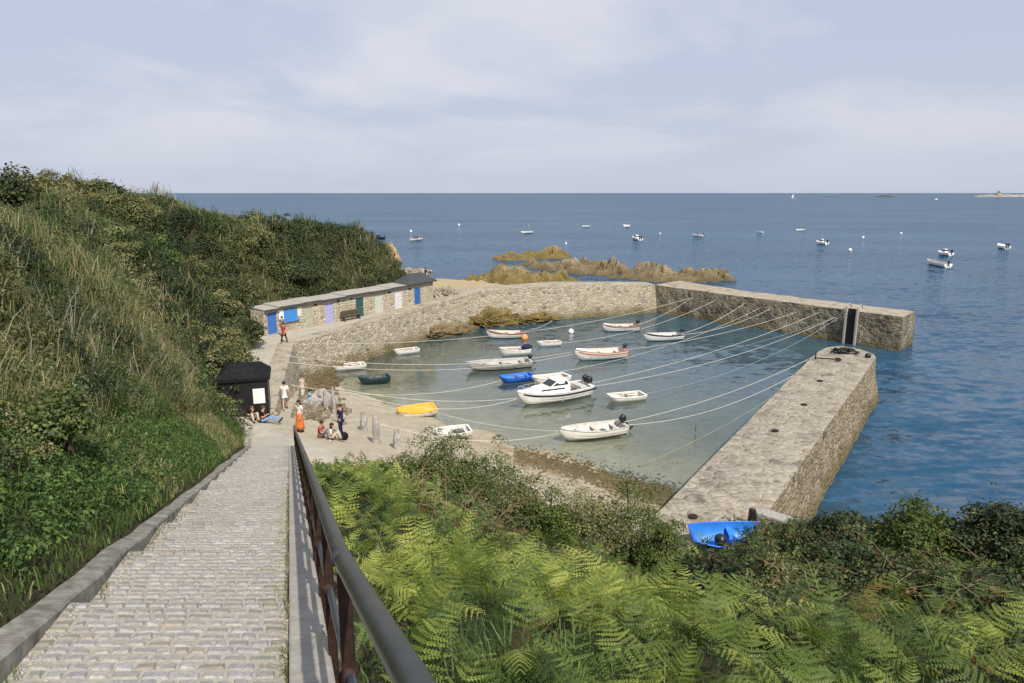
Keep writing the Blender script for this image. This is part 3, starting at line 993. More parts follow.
def cabin(p0, p1, door_px, mat_door, label, dw=0.9, hatch=False, slots=(), roof='slab', h=2.2):
    a0, a1 = rp(p0) + 0.004, rp(p1) - 0.004
    o = RS + RDv * a0
    W = a1 - a0
    h += {263: -.1, 303: .03, 320: -.03, 345: .05, 370: .02, 390.5: .08}.get(p0, 0)
    t = thing('beach_cabin', label, 'cabin', (o.x, o.y, QZ), RZC, 'row of beach cabins along the quay')
    D = 1.7
    dc = rp(door_px) - a0
    x0, x1 = dc - dw / 2, dc + dw / 2
    wl = MB()
    if hatch:
        zb, zt = 0.95, 1.9
    else:
        zb, zt = -0.2, 1.88
    T = 0.22
    wl.box((x0 / 2, T / 2, h / 2 - 0.1), (x0, T, h + 0.2))
    wl.box(((x1 + W) / 2, T / 2, h / 2 - 0.1), (W - x1, T, h + 0.2))
    wl.box((dc, T / 2, (zt + h) / 2), (dw, T, h - zt))
    if hatch: wl.box((dc, T / 2, zb / 2 - 0.1), (dw, T, zb + 0.2))
    for xs in (0.09, W - 0.09):
        wl.box((xs, T + (D - T) / 2, h / 2 - 0.1), (0.18, D - T, h + 0.2))
    wl.box((W / 2, D - 0.1, h / 2), (W - 0.36, 0.2, h))
    wl.build('wall', M['cabinwall'], t)
    if hatch:
        f = MB().box((dc, -0.04, (zb + zt) / 2), (dw + 0.2, 0.06, zt - zb + 0.1), bev=0.01).build('shutter', mat_door, t)
        MB().box((dc, -0.12, zb - 0.05), (dw + 0.5, 0.2, 0.06)).build('counter', mat_door, t)
        MB().box((dc - dw / 2 - 0.28, -0.03, 1.52), (0.62, 0.03, 0.85)).build('notice_board', M['white'], t)
        MB().box((dc + dw / 2 + 0.36, -0.03, 1.55), (0.45, 0.03, 0.85)).build('notice_board', M['cream'], t)
        MB().box((dc, 0.12, (zb + zt) / 2), (dw, 0.03, zt - zb)).build('hatch_lining', M['black'], t)
    else:
        dr = MB().box((dc, 0.07, zt / 2 - 0.005), (dw - 0.02, 0.05, zt - 0.01)).build('door', mat_door, t)
        MB().ellipsoid((dc + dw * 0.36, 0.02, 0.95), (0.035, 0.04, 0.035)).build('handle', M['steel'], dr)
        m = MB()
        for k in range(1, 6):
            m.box((dc - dw / 2 + dw * k / 6, 0.041, zt / 2), (0.016, 0.012, zt - 0.12))
        m.build('board_joints', M['cloth_grey'], dr)
        MB().box((dc, 0.03, -0.01), (dw + 0.2, 0.4, 0.1)).build('doorstep', M['concrete'], t)
    for sx in slots:
        q = rp(sx) - a0
        MB().box((q, -0.012, 1.9), (0.36, 0.03, 0.14)).build('vent', M['black'], t)
    r = MB()
    if roof == 'slab':
        vs = [(-0.002, -0.28, h + 0.02), (W + 0.002, -0.28, h + 0.02), (W + 0.002, D + 0.2, h + 0.14), (-0.002, D + 0.2, h + 0.14)]
        r.add(vs + [(x, y, z + 0.08) for x, y, z in vs], [(3, 2, 1, 0), (4, 5, 6, 7), (0, 1, 5, 4), (1, 2, 6, 5), (2, 3, 7, 6), (3, 0, 4, 7)])
        rf = r.build('roof', M['concrete'], t)
        MB().box((W / 2, -0.30, h + 0.04), (W, 0.03, 0.14)).build('fascia', M['slate'], rf)
    else:
        e = 0.35
        b = [(-e, -e, h), (W + e, -e, h), (W + e, D + e, h), (-e, D + e, h)]
        rd = [(1.1, D / 2, h + 0.95), (W - 1.0, D / 2, h + 0.95)]
        lowr = [(x, y, z - 0.12) for x, y, z in b]
        r.add(b + rd + lowr, [(0, 1, 5, 4), (1, 2, 5), (2, 3, 4, 5), (3, 0, 4), (9, 8, 7, 6), (6, 7, 1, 0), (7, 8, 2, 1), (8, 9, 3, 2), (9, 6, 0, 3)])
        r.build('roof', M['slate'], t)
    return t


def dmat(nm, c):
    M[nm] = paint(nm, c, 0.5, 0.15, 3.0)
    return M[nm]


cabin(263, 278, 271.5, dmat('door_blue', (0.035, 0.15, 0.55)), 'small stone beach cabin with a sky blue door, nearest the big bush', 0.95)
cabin(278, 303, 290, dmat('hatch_blue', (0.05, 0.24, 0.62)), 'beach cabin with a blue shuttered hatch between white notice boards', 1.25, True, (299,))
cabin(303, 320, 309, dmat('door_beige', (0.44, 0.43, 0.34)), 'beach cabin with a dull grey green door beside the hatch cabin', 1.0, False, (316,))
cabin(320, 345, 329.5, dmat('door_lilac', (0.40, 0.41, 0.76)), 'beach cabin with a lilac door', 1.0, False, (339,))
cabin(345, 370, 360, dmat('door_green', (0.008, 0.085, 0.075)), 'beach cabin with a dark green door', 1.0, False, (352,))
cabin(370, 390.5, 379.5, dmat('door_sage', (0.55, 0.60, 0.54)), 'beach cabin with a pale sage door between dark green and white doors', 1.1, False, (390,))
cabin(390.5, 408.5, 399, dmat('door_white', (0.70, 0.70, 0.74)), 'beach cabin with a white door', 1.05, False, ())
cabin(408.5, 433.5, 418, dmat('door_deep', (0.012, 0.12, 0.42)), 'end beach cabin with a deep blue door under a dark hipped roof', 1.0, False, (410.5,), 'hip', 2.45)
M['oldwood'] = paint('weathered_dark_wood', (0.085, 0.07, 0.045), 0.7, 0.3, 5.0)
# bench against the row
c = RS + RDv * rp(347) + Vector((RDv.y, -RDv.x)) * 0.55
bn_ = thing('bench', 'long dark wooden bench against the wall between the lilac and green doors', 'bench', (c.x, c.y, QZ), RZC)
MB().box((0, 0, 0.46), (2.3, 0.42, 0.07), bev=0.01).build('seat', M['oldwood'], bn_)
MB().box((0, 0.2, 0.78), (2.3, 0.05, 0.34), bev=0.01).build('backrest', M['oldwood'], bn_)
for sx in (-0.95, 0.95):
    MB().box((sx, 0, 0.21), (0.08, 0.4, 0.42)).build('leg', M['oldwood'], bn_)

# ------------------------------------------------------------------ black hut by the path
hut = thing('black_hut', 'black painted wooden hut half swallowed by bushes beside the path', 'hut', (-14.6, 37.0, 3.2), 0.30)
hw, hd_, hh_ = 2.4, 2.1, 2.0
MB().box((0, 0, hh_ / 2), (hw, hd_, hh_)).build('wall', M['black'], hut)
m = MB()
for k in range(15):
    m.box((-hw / 2 + (k + 0.5) * hw / 15, -hd_ / 2 - 0.012, hh_ / 2), (0.025, 0.024, hh_ - 0.05))
m.build('battens', M['black'], hut)
e = 0.14
b = [(-hw / 2 - e, -hd_ / 2 - e, hh_ + .002), (hw / 2 + e, -hd_ / 2 - e, hh_ + .002), (hw / 2 + e, hd_ / 2 + e, hh_ + .002), (-hw / 2 - e, hd_ / 2 + e, hh_ + .002)]
up = [(x, y, z + 0.16) for x, y, z in b]
t2 = [(x * 0.62, y * 0.6, hh_ + 0.62) for x, y, z in b]
m = MB().add(b + up + t2, [(3, 2, 1, 0), (0, 1, 5, 4), (1, 2, 6, 5), (2, 3, 7, 6), (3, 0, 4, 7), (4, 5, 9, 8), (5, 6, 10, 9), (6, 7, 11, 10), (7, 4, 8, 11), (8, 9, 10, 11)])
M['felt'] = simple('tar_felt', (0.010, 0.0105, 0.012), (0.022, 0.023, 0.025), 8.0, 0.85, 0.3, spec=0.08)
m.build('roof', M['felt'], hut)
MB().box((0.72, -hd_ / 2 - 0.045, 1.12), (0.60, 0.03, 0.82), bev=0.008).build('notice', M['white'], hut)

# ------------------------------------------------------------------ granite posts, poles and stones at the top of the beach
def post(px, py, hpx, label, w0=0.36, lean=0.0):
    c = ground_at(px, py)
    depth = c.y * CP + (CAMZ - c.z) * SP
    H = hpx * depth / F / 0.97
    rings = []
    n = 8
    for k in range(7):
        t = k / 6
        w = w0 * (1 - 0.22 * t) * (1 + 0.12 * math.sin(k * 2.1)) * (0.7 if k == 6 else 1)
        rings.append([(lean * t * H + w * 0.62 * math.copysign(abs(math.cos(a)) ** 0.6, math.cos(a)) + random.uniform(-.03, .03),
                       w * 0.55 * math.copysign(abs(math.sin(a)) ** 0.6, math.sin(a)) + random.uniform(-.03, .03),
                       -0.4 + t * (H + 0.4) + random.uniform(-.02, .02)) for a in (2 * math.pi * q / n for q in range(n))])
    o = MB().loft(rings, smooth=False).build('mooring_post', M['granite'])
    o.location = c
    o.rotation_euler.z = random.uniform(0, 1.5)
    tag(o, label, 'stone post', 'rough granite mooring posts at the head of the beach')
    return o, c, H


posts = [post(364, 431, 20, 'squat granite post nearest the man in navy', 0.33),
         post(377, 443, 29, 'stout leaning granite post in the middle of the beach head', 0.36, -0.06),
         post(397, 449, 21, 'granite post furthest right, half behind the ferns', 0.32)]
posts.append(post(334, 414, 27, 'tall slender dark post behind the man in navy', 0.2))
posts.append(post(326, 410, 20, 'slim pale stone post among the boulders left of the tall dark one', 0.3))


def rock(name, c, rad, mat, label, cat='rock', group=None, seed=0, n=26, flat=1.0, rough=0.5):
    """one boulder or outcrop: a ball pushed about by noise"""
    bm = bmesh.new()
    bmesh.ops.create_icosphere(bm, subdivisions=5, radius=1)
    P = np.array([v.co[:] for v in bm.verts])
    d = fbm(P[:, 0] * 1.3 + P[:, 2] * 0.7 + seed, P[:, 1] * 1.3 - P[:, 2] * 0.9 + seed, seed, 3) - 0.5
    d2 = np.abs(fbm(P[:, 0] * 3.1 + P[:, 2] * 2.3 + seed, P[:, 1] * 3.1 + P[:, 2] * 1.7, seed + 5, 3) - 0.5)
    d3 = np.abs(fbm(P[:, 0] * 7 + P[:, 2] * 5 + seed, P[:, 1] * 7 - P[:, 2] * 4, seed + 8, 2) - 0.5)
    k = 1 + rough * d * 1.6 - rough * d2 * 1.5 - rough * d3 * .6
    for v, q in zip(bm.verts, k):
        v.co = Vector((v.co.x * q * rad[0], v.co.y * q * rad[1], v.co.z * q * rad[2]))
    me = bpy.data.meshes.new(name)
    bm.to_mesh(me); bm.free()
    o = link_mesh(name, me, mat)
    o.location = c
    tag(o, label, cat, group)
    return o


def rockmat(nm, weed, bare, top, z0, z1):
    m, nt, out = new_mat(nm)
    v = objco(nt)
    n = noise(nt, v, 1.1, 8.0, 0.7); n2 = noise(nt, v, 5.0, 5.0, 0.7)
    g = nt.nodes.new('ShaderNodeNewGeometry')
    sx = nd(nt, 'ShaderNodeSeparateXYZ'); lk(nt, g.outputs['Position'], sx.inputs[0])
    zz_ = mth(nt, 'ADD', sx.outputs[2], mth(nt, 'MULTIPLY', mth(nt, 'SUBTRACT', n, 0.5), 2.0))
    col = ramp(nt, mth(nt, 'DIVIDE', mth(nt, 'SUBTRACT', zz_, z0), z1 - z0), [(0.0, weed), (0.45, bare), (1.0, top)])
    col = mixc(nt, ramp(nt, n2, [(0.40, 0.85), (0.58, 0.0)]), col, tuple(q * 0.24 for q in bare))  # crevice shade put into the colour by noise, fine here and broader below
    col = mixc(nt, ramp(nt, noise(nt, v, 0.45, 5.0, 0.6), [(0.42, 0.6), (0.56, 0.0)]), col, tuple(q * 0.4 for q in bare))
    bsdf(nt, out, col, 0.85, 0.25, mth(nt, 'ADD', n, mth(nt, 'MULTIPLY', n2, 0.4)), 0.9, 0.25)
    return m


M['reef'] = rockmat('weedy_reef', (0.15, 0.11, 0.045), (0.28, 0.225, 0.13), (0.40, 0.36, 0.28), 0.0, 3.2)
M['reefgold'] = rockmat('golden_weed_reef', (0.19, 0.145, 0.045), (0.27, 0.205, 0.075), (0.34, 0.29, 0.18), 0.0, 3.0)
M['palerock'] = rockmat('pale_rock', (0.24, 0.18, 0.08), (0.40, 0.35, 0.26), (0.50, 0.45, 0.36), -0.3, 3.0)
M['foreshore'] = rockmat('foreshore_rock', (0.15, 0.11, 0.045), (0.28, 0.22, 0.12), (0.40, 0.35, 0.26), 0.0, 2.4)

# heaps of rock along the foot of the quay wall
k = 0
for (px, py, rx, ry, rz_, lab) in ((322, 356, 2.6, 1.7, 1.0, 'low brown boulders heaped at the bend of the quay wall'),
                              (300, 372, 1.3, 1.9, 1.2, 'broken brown rock at the end of the path wall'),
                              (372, 345, 4.4, 1.8, 1.0, 'long weedy rock shelf under the lilac door cabin'),
                              (430, 335, 4.6, 1.9, 1.2, 'weedy rock ledge at the wall foot behind the white dinghies'),
                              (487, 324, 4.2, 1.7, 1.7, 'golden weedy outcrop climbing the wall behind the red trimmed boat'),
                              (532, 320, 4.0, 1.6, 1.0, 'low golden weedy rocks right of the tall outcrop')):
    c = at_z(px, py, 0.2)
    o = rock('rock_outcrop', (c.x, c.y, 0.0), (rx, ry, rz_), M['foreshore'] if px < 450 else M['reefgold'], lab, 'rocks', 'rocks along the foot of the quay wall', 40 + k, rough=0.9)
    o.rotation_euler.z = R(35)
    k += 1
# rubble lying on the sloping foreshore: single stones nobody counts
m = MB()
for k in range(1500):
    t = random.random() ** 0.9
    i = min(int(t * 6), 5); f = t * 6 - i
    a_, b_ = QUAY_EDGE[i + 1] if i < 6 else QUAY_EDGE[6], QUAY_EDGE[min(i + 2, 7)]
    a_ = QUAY_EDGE[i]; b_ = QUAY_EDGE[i + 1]
    p = Vector(a_).lerp(Vector(b_), f)
    dn = Vector((b_[1] - a_[1], -(b_[0] - a_[0]))).normalized()
    q = p + dn * (0.9 + abs(random.gauss(0, 1.0)))
    z = gz(q.x, q.y)
    r = random.uniform(0.08, 0.32)
    vs = [(q.x + r * sx * random.uniform(.6, 1.2), q.y + r * sy * random.uniform(.6, 1.2), z + r * sz * random.uniform(.4, .8)) for sx in (-1, 1) for sy in (-1, 1) for sz in (-1, 1)]
    m.add(vs, [(0, 1, 3, 2), (4, 6, 7, 5), (0, 4, 5, 1), (2, 3, 7, 6), (0, 2, 6, 4), (1, 5, 7, 3)])
tag(m.build('rubble', M['foreshore'], None), 'loose brown stones strewn along the foot of the quay wall', 'rubble', kind='stuff')
m = MB()
for k in range(5200):
    px = 690 - 176 * random.random() ** 1.5; py = 446 + (px - 520) / 140 * 36 + random.gauss(8, 9)
    c = at_z(px, py, 0.45)
    if inside(np.array([c.x]), np.array([c.y]), [tuple(p) for p in pl] + [tuple(p) for p in pr[::-1]])[0]: continue
    z = gz(c.x, c.y)
    if z < -0.35: continue
    r = random.uniform(0.02, 0.085) * (1.5 if random.random() < 0.08 else 1)
    vs = [(c.x + r * sx * random.uniform(.5, 1.2), c.y + r * sy * random.uniform(.5, 1.2), z + r * sz * random.uniform(.3, .7)) for sx in (-1, 1) for sy in (-1, 1) for sz in (-1, 1)]
    m.add(vs, [(0, 1, 3, 2), (4, 6, 7, 5), (0, 4, 5, 1), (2, 3, 7, 6), (0, 2, 6, 4), (1, 5, 7, 3)])
tag(m.build('shingle', M['foreshore'], None), 'band of brown pebbles and weed along the waterline of the beach', 'pebbles', kind='stuff')
# pale stones near the boulder group beside the path
for j, (px, py, r, lab) in enumerate(((320, 402, 0.75, 'rounded white boulder left of the slim stone post'), (329, 405, 0.6, 'small pale boulder between the two upright posts'),
                                      (313, 406, 0.55, 'pale boulder beside the person in blue'), (338, 420, 0.4, 'low pale stone at the foot of the tall dark post'))):
    c = ground_at(px, py)
    rock('boulder', (c.x, c.y, c.z + r * 0.35), (r * 1.2, r, r * 0.8), M['granite'], lab, 'boulder', 'pale boulders at the head of the beach', 60 + j, rough=0.5)
# tan crag at the end of the cabins, pale rocks on the point
c = at_z(447, 300, QZ)
o = rock('crag', (c.x - 0.3, c.y + 0.9, QZ + 0.5), (1.5, 0.9, 1.0), M['palerock'], 'tan crag standing against the wall past the last cabin', 'rock', None, 71, rough=0.8)
c = at_z(404, 276, QZ)
o = rock('pale_rocks', (c.x, c.y + 3, QZ - 0.2), (4.2, 2.0, 1.1), M['palerock'], 'heap of pale rocks on the point beyond the cabins', 'rocks', None, 72, rough=0.9)
o = rock('cliff_face', (-15.9, 90.5, 5.3), (1.7, 3.6, 3.5), rockmat('ochre_cliff', (0.34, 0.25, 0.10), (0.48, 0.37, 0.19), (0.55, 0.44, 0.26), 2.5, 9.0),
         'bare ochre cliff at the seaward end of the green headland', 'cliff', None, 73, rough=0.7)


# ------------------------------------------------------------------ reef beyond the wall
def reef(name, line, width, height, mat, label, seed, group=None):
    """a height field of broken rock that follows a line"""
    L = [Vector(p) for p in line]
    xs = [p.x for p in L]; ys = [p.y for p in L]
    x = np.arange(min(xs) - width * 1.5, max(xs) + width * 1.5, 0.4)
    y = np.arange(min(ys) - width * 1.5, max(ys) + width * 1.5, 0.4)
    X, Y = np.meshgrid(x, y)
    d = seg_dist(X, Y, [tuple(p) for p in L]) + (fbm(X * .16, Y * .16, seed) - .5) * width * 1.1
    n1 = fbm(X * 0.20, Y * 0.26, seed + 1, 4)
    env = np.clip(1 - (d / width) ** 2, -1, 1)
    blk = vnoise(X * 0.55 + .5 * fbm(X * .8, Y * .8, seed + 2), Y * 0.6, seed + 9)
    blk = np.floor(blk * 5) / 5 + .12 * blk
    n3 = vnoise(X * 1.3 + Y * .4, Y * 1.4, seed + 13)
    crev = np.abs(fbm(X * .35 - Y * .2, Y * .5, seed + 17, 3) - .5)
    Z = height * env * (np.clip((n1 - .30) * 1.9, 0, 1.2) * .75 + .42 * blk + .09 * n3 - .55 * np.exp(-(crev / .035) ** 2)) - 0.45
    Z = np.where(env < 0, -1.0, Z)
    o = np_mesh(name, np.stack([X, Y, Z], -1).reshape(-1, 3), grid_faces(*X.shape), mat, None, False)
    tag(o, label, 'rocks', group)


g = 'rocky reef beyond the harbour wall'
reef('reef', [at_z(545, 266, 0).xy, at_z(600, 272, 0).xy, at_z(660, 278, 0).xy, at_z(702, 279, 0).xy], 6.4, 3.6, M['reef'], 'long broken reef with pale grey tops reaching right beyond the wall', 3, g)
reef('reef', [at_z(500, 281, 0).xy, at_z(530, 283, 0).xy, at_z(556, 282, 0).xy], 6.5, 3.4, M['reefgold'], 'golden weedy reef close behind the curved wall', 33, g)
reef('reef', [at_z(515, 258, 0).xy, at_z(548, 257, 0).xy], 6.0, 2.8, M['reefgold'], 'thin low golden reef farthest out behind the others', 53, g)

# far rocks and islet on the horizon
def far_rock(px0, px1, dist, hmax, label, name='sea_rock', pts=9, seed=0, mat=None):
    rr = random.Random(seed)
    a, b = ray(px0, 193), ray(px1, 193)
    A = Vector((a.x / a.y * dist, dist)); B = Vector((b.x / b.y * dist, dist))
    rings = []
    for k in range(pts * 3):
        t = k / (pts * 3 - 1)
        p = A.lerp(B, t)
        h = hmax * (math.sin(math.pi * t) ** 0.5) * rr.uniform(0.35, 1.0) + 0.05
        wd = (B - A).length * 0.16 * (math.sin(math.pi * t) ** 0.6 + 0.05)
        rings.append([(p.x, p.y - wd, -1), (p.x, p.y - wd * 0.5, h * 0.7), (p.x, p.y, h), (p.x, p.y + wd * 0.6, h * 0.6), (p.x, p.y + wd, -1)])
    return tag(MB().loft(rings, False).build(name, mat or M['farrock']), label, 'rocks', 'rocks far out on the horizon')


M['farrock'] = simple('far_dark_rock', (0.06, 0.06, 0.07), (0.10, 0.095, 0.095), 0.05, 0.9)
M['farpale'] = simple('far_pale_rock', (0.24, 0.21, 0.18), (0.42, 0.38, 0.34), 0.03, 0.9)
far_rock(875, 896, 2600, 9, 'dark jagged rock on the horizon left of the islet', seed=3)
far_rock(822, 842, 3000, 3, 'faint low rock on the horizon left of the jagged rock', seed=4)
far_rock(975, 1040, 2700, 11, 'pale islet on the horizon at the right', 'islet', 14, 5, M['farpale'])
d = ray(999, 193); k = 2690 / d.y
fort = thing('islet_tower', 'tiny pale tower standing on the far islet', 'tower', (d.x * k, 2690, 7))
MB().box((0, 0, 4), (17, 8, 9), taper=0.8).build('base', M['farpale'], fort)
MB().tube([(0, 0, 8), (0, 0, 17)], [4.5, 3.6], 10).build('tower', M['farpale'], fort)
# ------------------------------------------------------------------ boats
def motor(parent, L, z, tilt=0.0, s=1.0, x=-0.12, y=0.0, name='outboard_motor'):
    m4 = Matrix.Translation((x, y, z)) @ Matrix.Rotation(tilt, 4, 'Y')
    def T(p): return m4 @ Vector(p)
    rings = []
    for (zz_, a, b, ox) in ((0.12, .13, .11, 0), (0.2, .21, .15, -.02), (0.38, .25, .17, -.05), (0.52, .21, .15, -.06), (0.58, .12, .09, -.06)):
        rings.append([T((ox * s + a * s * math.copysign(abs(math.cos(t)) ** .7, math.cos(t)), b * s * math.copysign(abs(math.sin(t)) ** .7, math.sin(t)), zz_ * s)) for t in (2 * math.pi * k / 12 for k in range(12))])
    mo = MB().loft(rings).build(name, M['black'], parent)
    MB().tube([T((0, 0, 0.16 * s)), T((-0.02 * s, 0, -0.3 * s)), T((-0.04 * s, 0, -0.62 * s))], [0.09 * s, 0.06 * s, 0.05 * s], 8).build('shaft', M['black'], mo)
    MB().tube([T((0.14 * s, 0, -0.62 * s)), T((-0.2 * s, 0, -0.62 * s))], [0.03 * s, 0.07 * s], 8).build('gearcase', M['black'], mo)
    MB().tube([T((0.2 * s, 0, 0.22 * s)), T((0.62 * s, 0, 0.3 * s))], 0.025 * s, 6).build('tiller', M['black'], mo)
    MB().box(T((0.1 * s, 0, -0.05 * s)), (0.12 * s, 0.2 * s, 0.3 * s), 0, tilt).build('clamp_bracket', M['steel'], mo)
    return mo


M['grime'] = paint('waterline_grime', (0.26, 0.25, 0.17), 0.6, 0.4, 5.0)


class Hull:
    def __init__(s, L, B, D, transom=0.82, rise=0.3, draft=0.16, bow_w=0.03, rake=0.28, full=2.4, tumble=0.14, vee=2.6):
        s.L, s.B, s.D, s.transom, s.rise, s.draft, s.bow_w, s.rake, s.full, s.tumble, s.vee = L, B, D, transom, rise, draft, bow_w, rake, full, tumble, vee

    def hb(s, t):
        if t < 0.42: k = s.transom + (1 - s.transom) * math.sin(math.pi / 2 * t / 0.42)
        else: k = s.bow_w + (1 - s.bow_w) * (1 - ((t - 0.42) / 0.58) ** s.full)
        return max(s.B / 2 * k, 0.012)

    def sheer(s, t): return s.D * (1 + s.rise * t * t - 0.10 * math.sin(math.pi * t))

    def keel(s, t):
        k = -s.draft
        if t > 0.78: k += (0.55 * s.sheer(t) + s.draft) * ((t - 0.78) / 0.22) ** 2.2
        return k

    def pt(s, t, q, inset=0.0, sgn=1, out=0.0):
        q = min(max(q, 0.0), 1.0)
        b = max(s.hb(t) - inset, 0.004); z1 = s.sheer(t); z0 = s.keel(t)
        z = z1 + (z0 - z1) * q
        y = b * (1 - q ** s.vee) ** 0.75 * (1 - s.tumble * q) + out
        x = s.L * (t - s.rake * max(0, t - 0.5) ** 2 * q / s.L * 1.6)
        return (x, sgn * max(y, 0.0), z)

    def ring(s, t, inset=0.0, floor=None, nq=9):
        r = []
        for sg in (1, -1):
            half = []
            for k in range(nq):
                p = s.pt(t, k / (nq - 1), inset, sg)
                if floor is not None and p[2] < floor: p = (p[0], p[1] if k < nq - 1 else 0.0, min(floor, s.sheer(t) - .02))
                half.append(p)
            r += half if sg == 1 else half[::-1][1:]
        return r


def boat(name, label, bow, stern, beam, depth, hull_m, in_m, cat='boat', group=None, z=0.0, gun=None, stripe=None, stripe_q=(0.12, 0.24), mot=None, thw=2,
         deck=None, deck_m=None, L=None, square=False, roll=0.0, kw=None, extra=None, fend=0, two=False, oars=False):
    a, b = (at_z(stern[0], stern[1], z), at_z(bow[0], bow[1], z))
    d = b - a
    ln = L or d.length
    t = thing(name, label, cat, a, math.atan2(d.y, d.x), group)
    if roll: t.rotation_euler.x = roll
    kw = dict(kw or {})
    if square: kw.update(bow_w=0.62, rake=0.1, full=2.0, rise=0.15)
    H = Hull(ln, beam, depth, **kw)
    N = 18
    TT = [i / (N - 1) for i in range(N)]
    hl = MB()
    hl.loft([H.ring(q) for q in TT], False, True, square)
    hl.build('hull', hull_m, t)
    fl = 0.07 if z < 0.6 else 0.0
    ins = 0.045 if beam < 1.6 else 0.07
    inn = MB()
    t0, t1 = 0.035, 0.965
    inn.loft([H.ring(t0 + (t1 - t0) * q, ins, fl) for q in TT], False, True, True)
    inn.build('interior', in_m, t, True)
    # gunwale: cap strip that joins both skins, with a rolled edge
    gw = MB()
    for sg in (1, -1):
        o_ = [H.pt(q, 0, 0, sg) for q in TT]; i_ = [H.pt(t0 + (t1 - t0) * q, 0, ins, sg) for q in TT]
        gw.add(o_ + i_, [(k, k + 1, N + k + 1, N + k) for k in range(N - 1)])
    rr = 0.022 if beam < 1.5 else 0.032
    loop = [H.pt(q, 0.012, 0, 1, 0.008) for q in TT] + [H.pt(q, 0.012, 0, -1, -0.008) for q in TT[::-1]]
    loop.append(loop[0])
    gw.tube(loop, rr, 6, False)
    o_ = [H.pt(0, 0, 0, 1), H.pt(0, 0, 0, -1), H.pt(t0, 0, ins, -1), H.pt(t0, 0, ins, 1)]
    gw.add(o_, [(0, 1, 2, 3)])
    if square:
        gw.add([H.pt(1, 0, 0, 1), H.pt(1, 0, 0, -1), H.pt(t1, 0, ins, -1), H.pt(t1, 0, ins, 1)], [(0, 1, 2, 3)])
    gw.build('gunwale', gun or hull_m, t)
    if stripe:
        st = MB()
        for sg in (1, -1):
            r0 = [H.pt(q, stripe_q[0], 0, sg, 0.006) for q in TT[:-1]]; r1 = [H.pt(q, stripe_q[1], 0, sg, 0.007) for q in TT[:-1]]
            r0 = [(x, y if sg > 0 else y - 0.012, zz_) for x, y, zz_ in r0]; r1 = [(x, y if sg > 0 else y - 0.014, zz_) for x, y, zz_ in r1]
            n = len(r0)
            st.add(r0 + r1, [(k, k + 1, n + k + 1, n + k) for k in range(n - 1)])
        st.build('stripe', stripe, t, False)
    def cross(tt, zf, w, th, nm, mat):
        hb = 0.0
        zt = fl + (H.sheer(tt) - fl) * zf
        q = (H.sheer(tt) - zt) / (H.sheer(tt) - H.keel(tt))
        hb = H.pt(tt, q, ins)[1]
        return MB().box((ln * tt, 0, zt), (w, hb * 2 - 0.01, th), bev=0.006).build(nm, mat, t)
    for k in range(thw):
        cross((0.12, 0.42, 0.68)[k] if thw > 1 else 0.4, 0.62, 0.26 if ln > 3 else 0.2, 0.045, 'seat', M['wood'] if gun in (M['redtrim'], M['wood']) else in_m)
    if deck:
        dm = MB()
        ta, tb = deck
        rows = []
        for q in range(9):
            tt = ta + (tb - ta) * q / 8
            y = H.pt(tt, 0, ins * 0.3)[1]; zt = H.sheer(tt) - 0.004
            rows.append([(ln * tt, y * c_, zt + 0.10 * beam * 0.5 * (1 - c_ * c_)) for c_ in (1, .6, .2, -.2, -.6, -1)])
        dm.loft(rows, False, False, False)
        y = rows[0][0][1]; zt = rows[0][0][2]
        dm.add([rows[0][k] for k in range(6)] + [(rows[0][0][0], y * .9, fl), (rows[0][0][0], -y * .9, fl)], [(0, 1, 2, 3, 4, 5, 7, 6)])
        dm.build('foredeck' if tb - ta < 0.7 else 'deck_cover', deck_m or hull_m, t)
    if mot is not None:
        tl, sc = mot
        for yy in ((-0.28, 0.28) if two else (0.0,)):
            motor(t, ln, H.sheer(0) + 0.02, tl, sc, -0.10 * sc - 0.05, yy)
    for k in range(fend):
        tt = (0.22, 0.5, 0.72)[k]
        p = H.pt(tt, 0.25, 0, -1)
        f = MB().ellipsoid((p[0], p[1] - 0.13, p[2] - 0.02), (0.15, 0.15, 0.24)).build('fender', M['orange'] if k != 1 else M['white'], t)
    if ln > 3.0 and not square and z < .6:
        ft = MB().box((ln * .2, .22 * beam, fl + .16), (.36, .26, .24), .2, bev=.04).build('fuel_tank', M['orangetrim'] if int(ln * 10) % 2 else M['black'], t)
        st2 = MB()
        for sg in (1, -1):
            st2.tube([H.pt(q, .56, 0, sg, sg * .004) for q in TT[:-2]], .012, 5)
        st2.build('rubbing_strake', hull_m, t)
        wl_ = MB()
        for sg in (1, -1):
            r0 = [H.pt(q, (H.sheer(q) - .075) / (H.sheer(q) - H.keel(q)), 0, sg, sg * .004) for q in TT[:-1]]; r1 = [H.pt(q, (H.sheer(q) + .03) / (H.sheer(q) - H.keel(q)), 0, sg, sg * .005) for q in TT[:-1]]
            n = len(r0)
            wl_.add(r0 + r1, [(k, k + 1, n + k + 1, n + k) for k in range(n - 1)])
        wl_.build('waterline_band', M['navy'] if int(ln * 7) % 3 == 0 else M['grime'], t, False)
    if oars or (1.9 < ln < 3.0 and z < .6):
        for sg in (-1, 1):
            MB().tube([(ln * .18, sg * .28, depth * .9), (ln * .72, sg * .2, depth * .98)], 0.025, 6).build('oar', M['wood'], t)
    if extra: extra(t, H, ln)
    return t, H, ln


G1 = 'boats moored inside the harbour'


def tarp(t, H, ln):
    MB().ellipsoid((0.25, 0.1, H.sheer(0) + 0.1), (0.55, 0.45, 0.28), jitter=0.3).build('bundle', M['cloth_navy'], t)
    MB().tube([(0.6, -0.3, H.sheer(.2)), (0.75, -0.1, H.sheer(.2) + .4), (0.7, 0.3, H.sheer(.2) + .1)], 0.05, 6).build('blue_cover', M['bluein'], t)


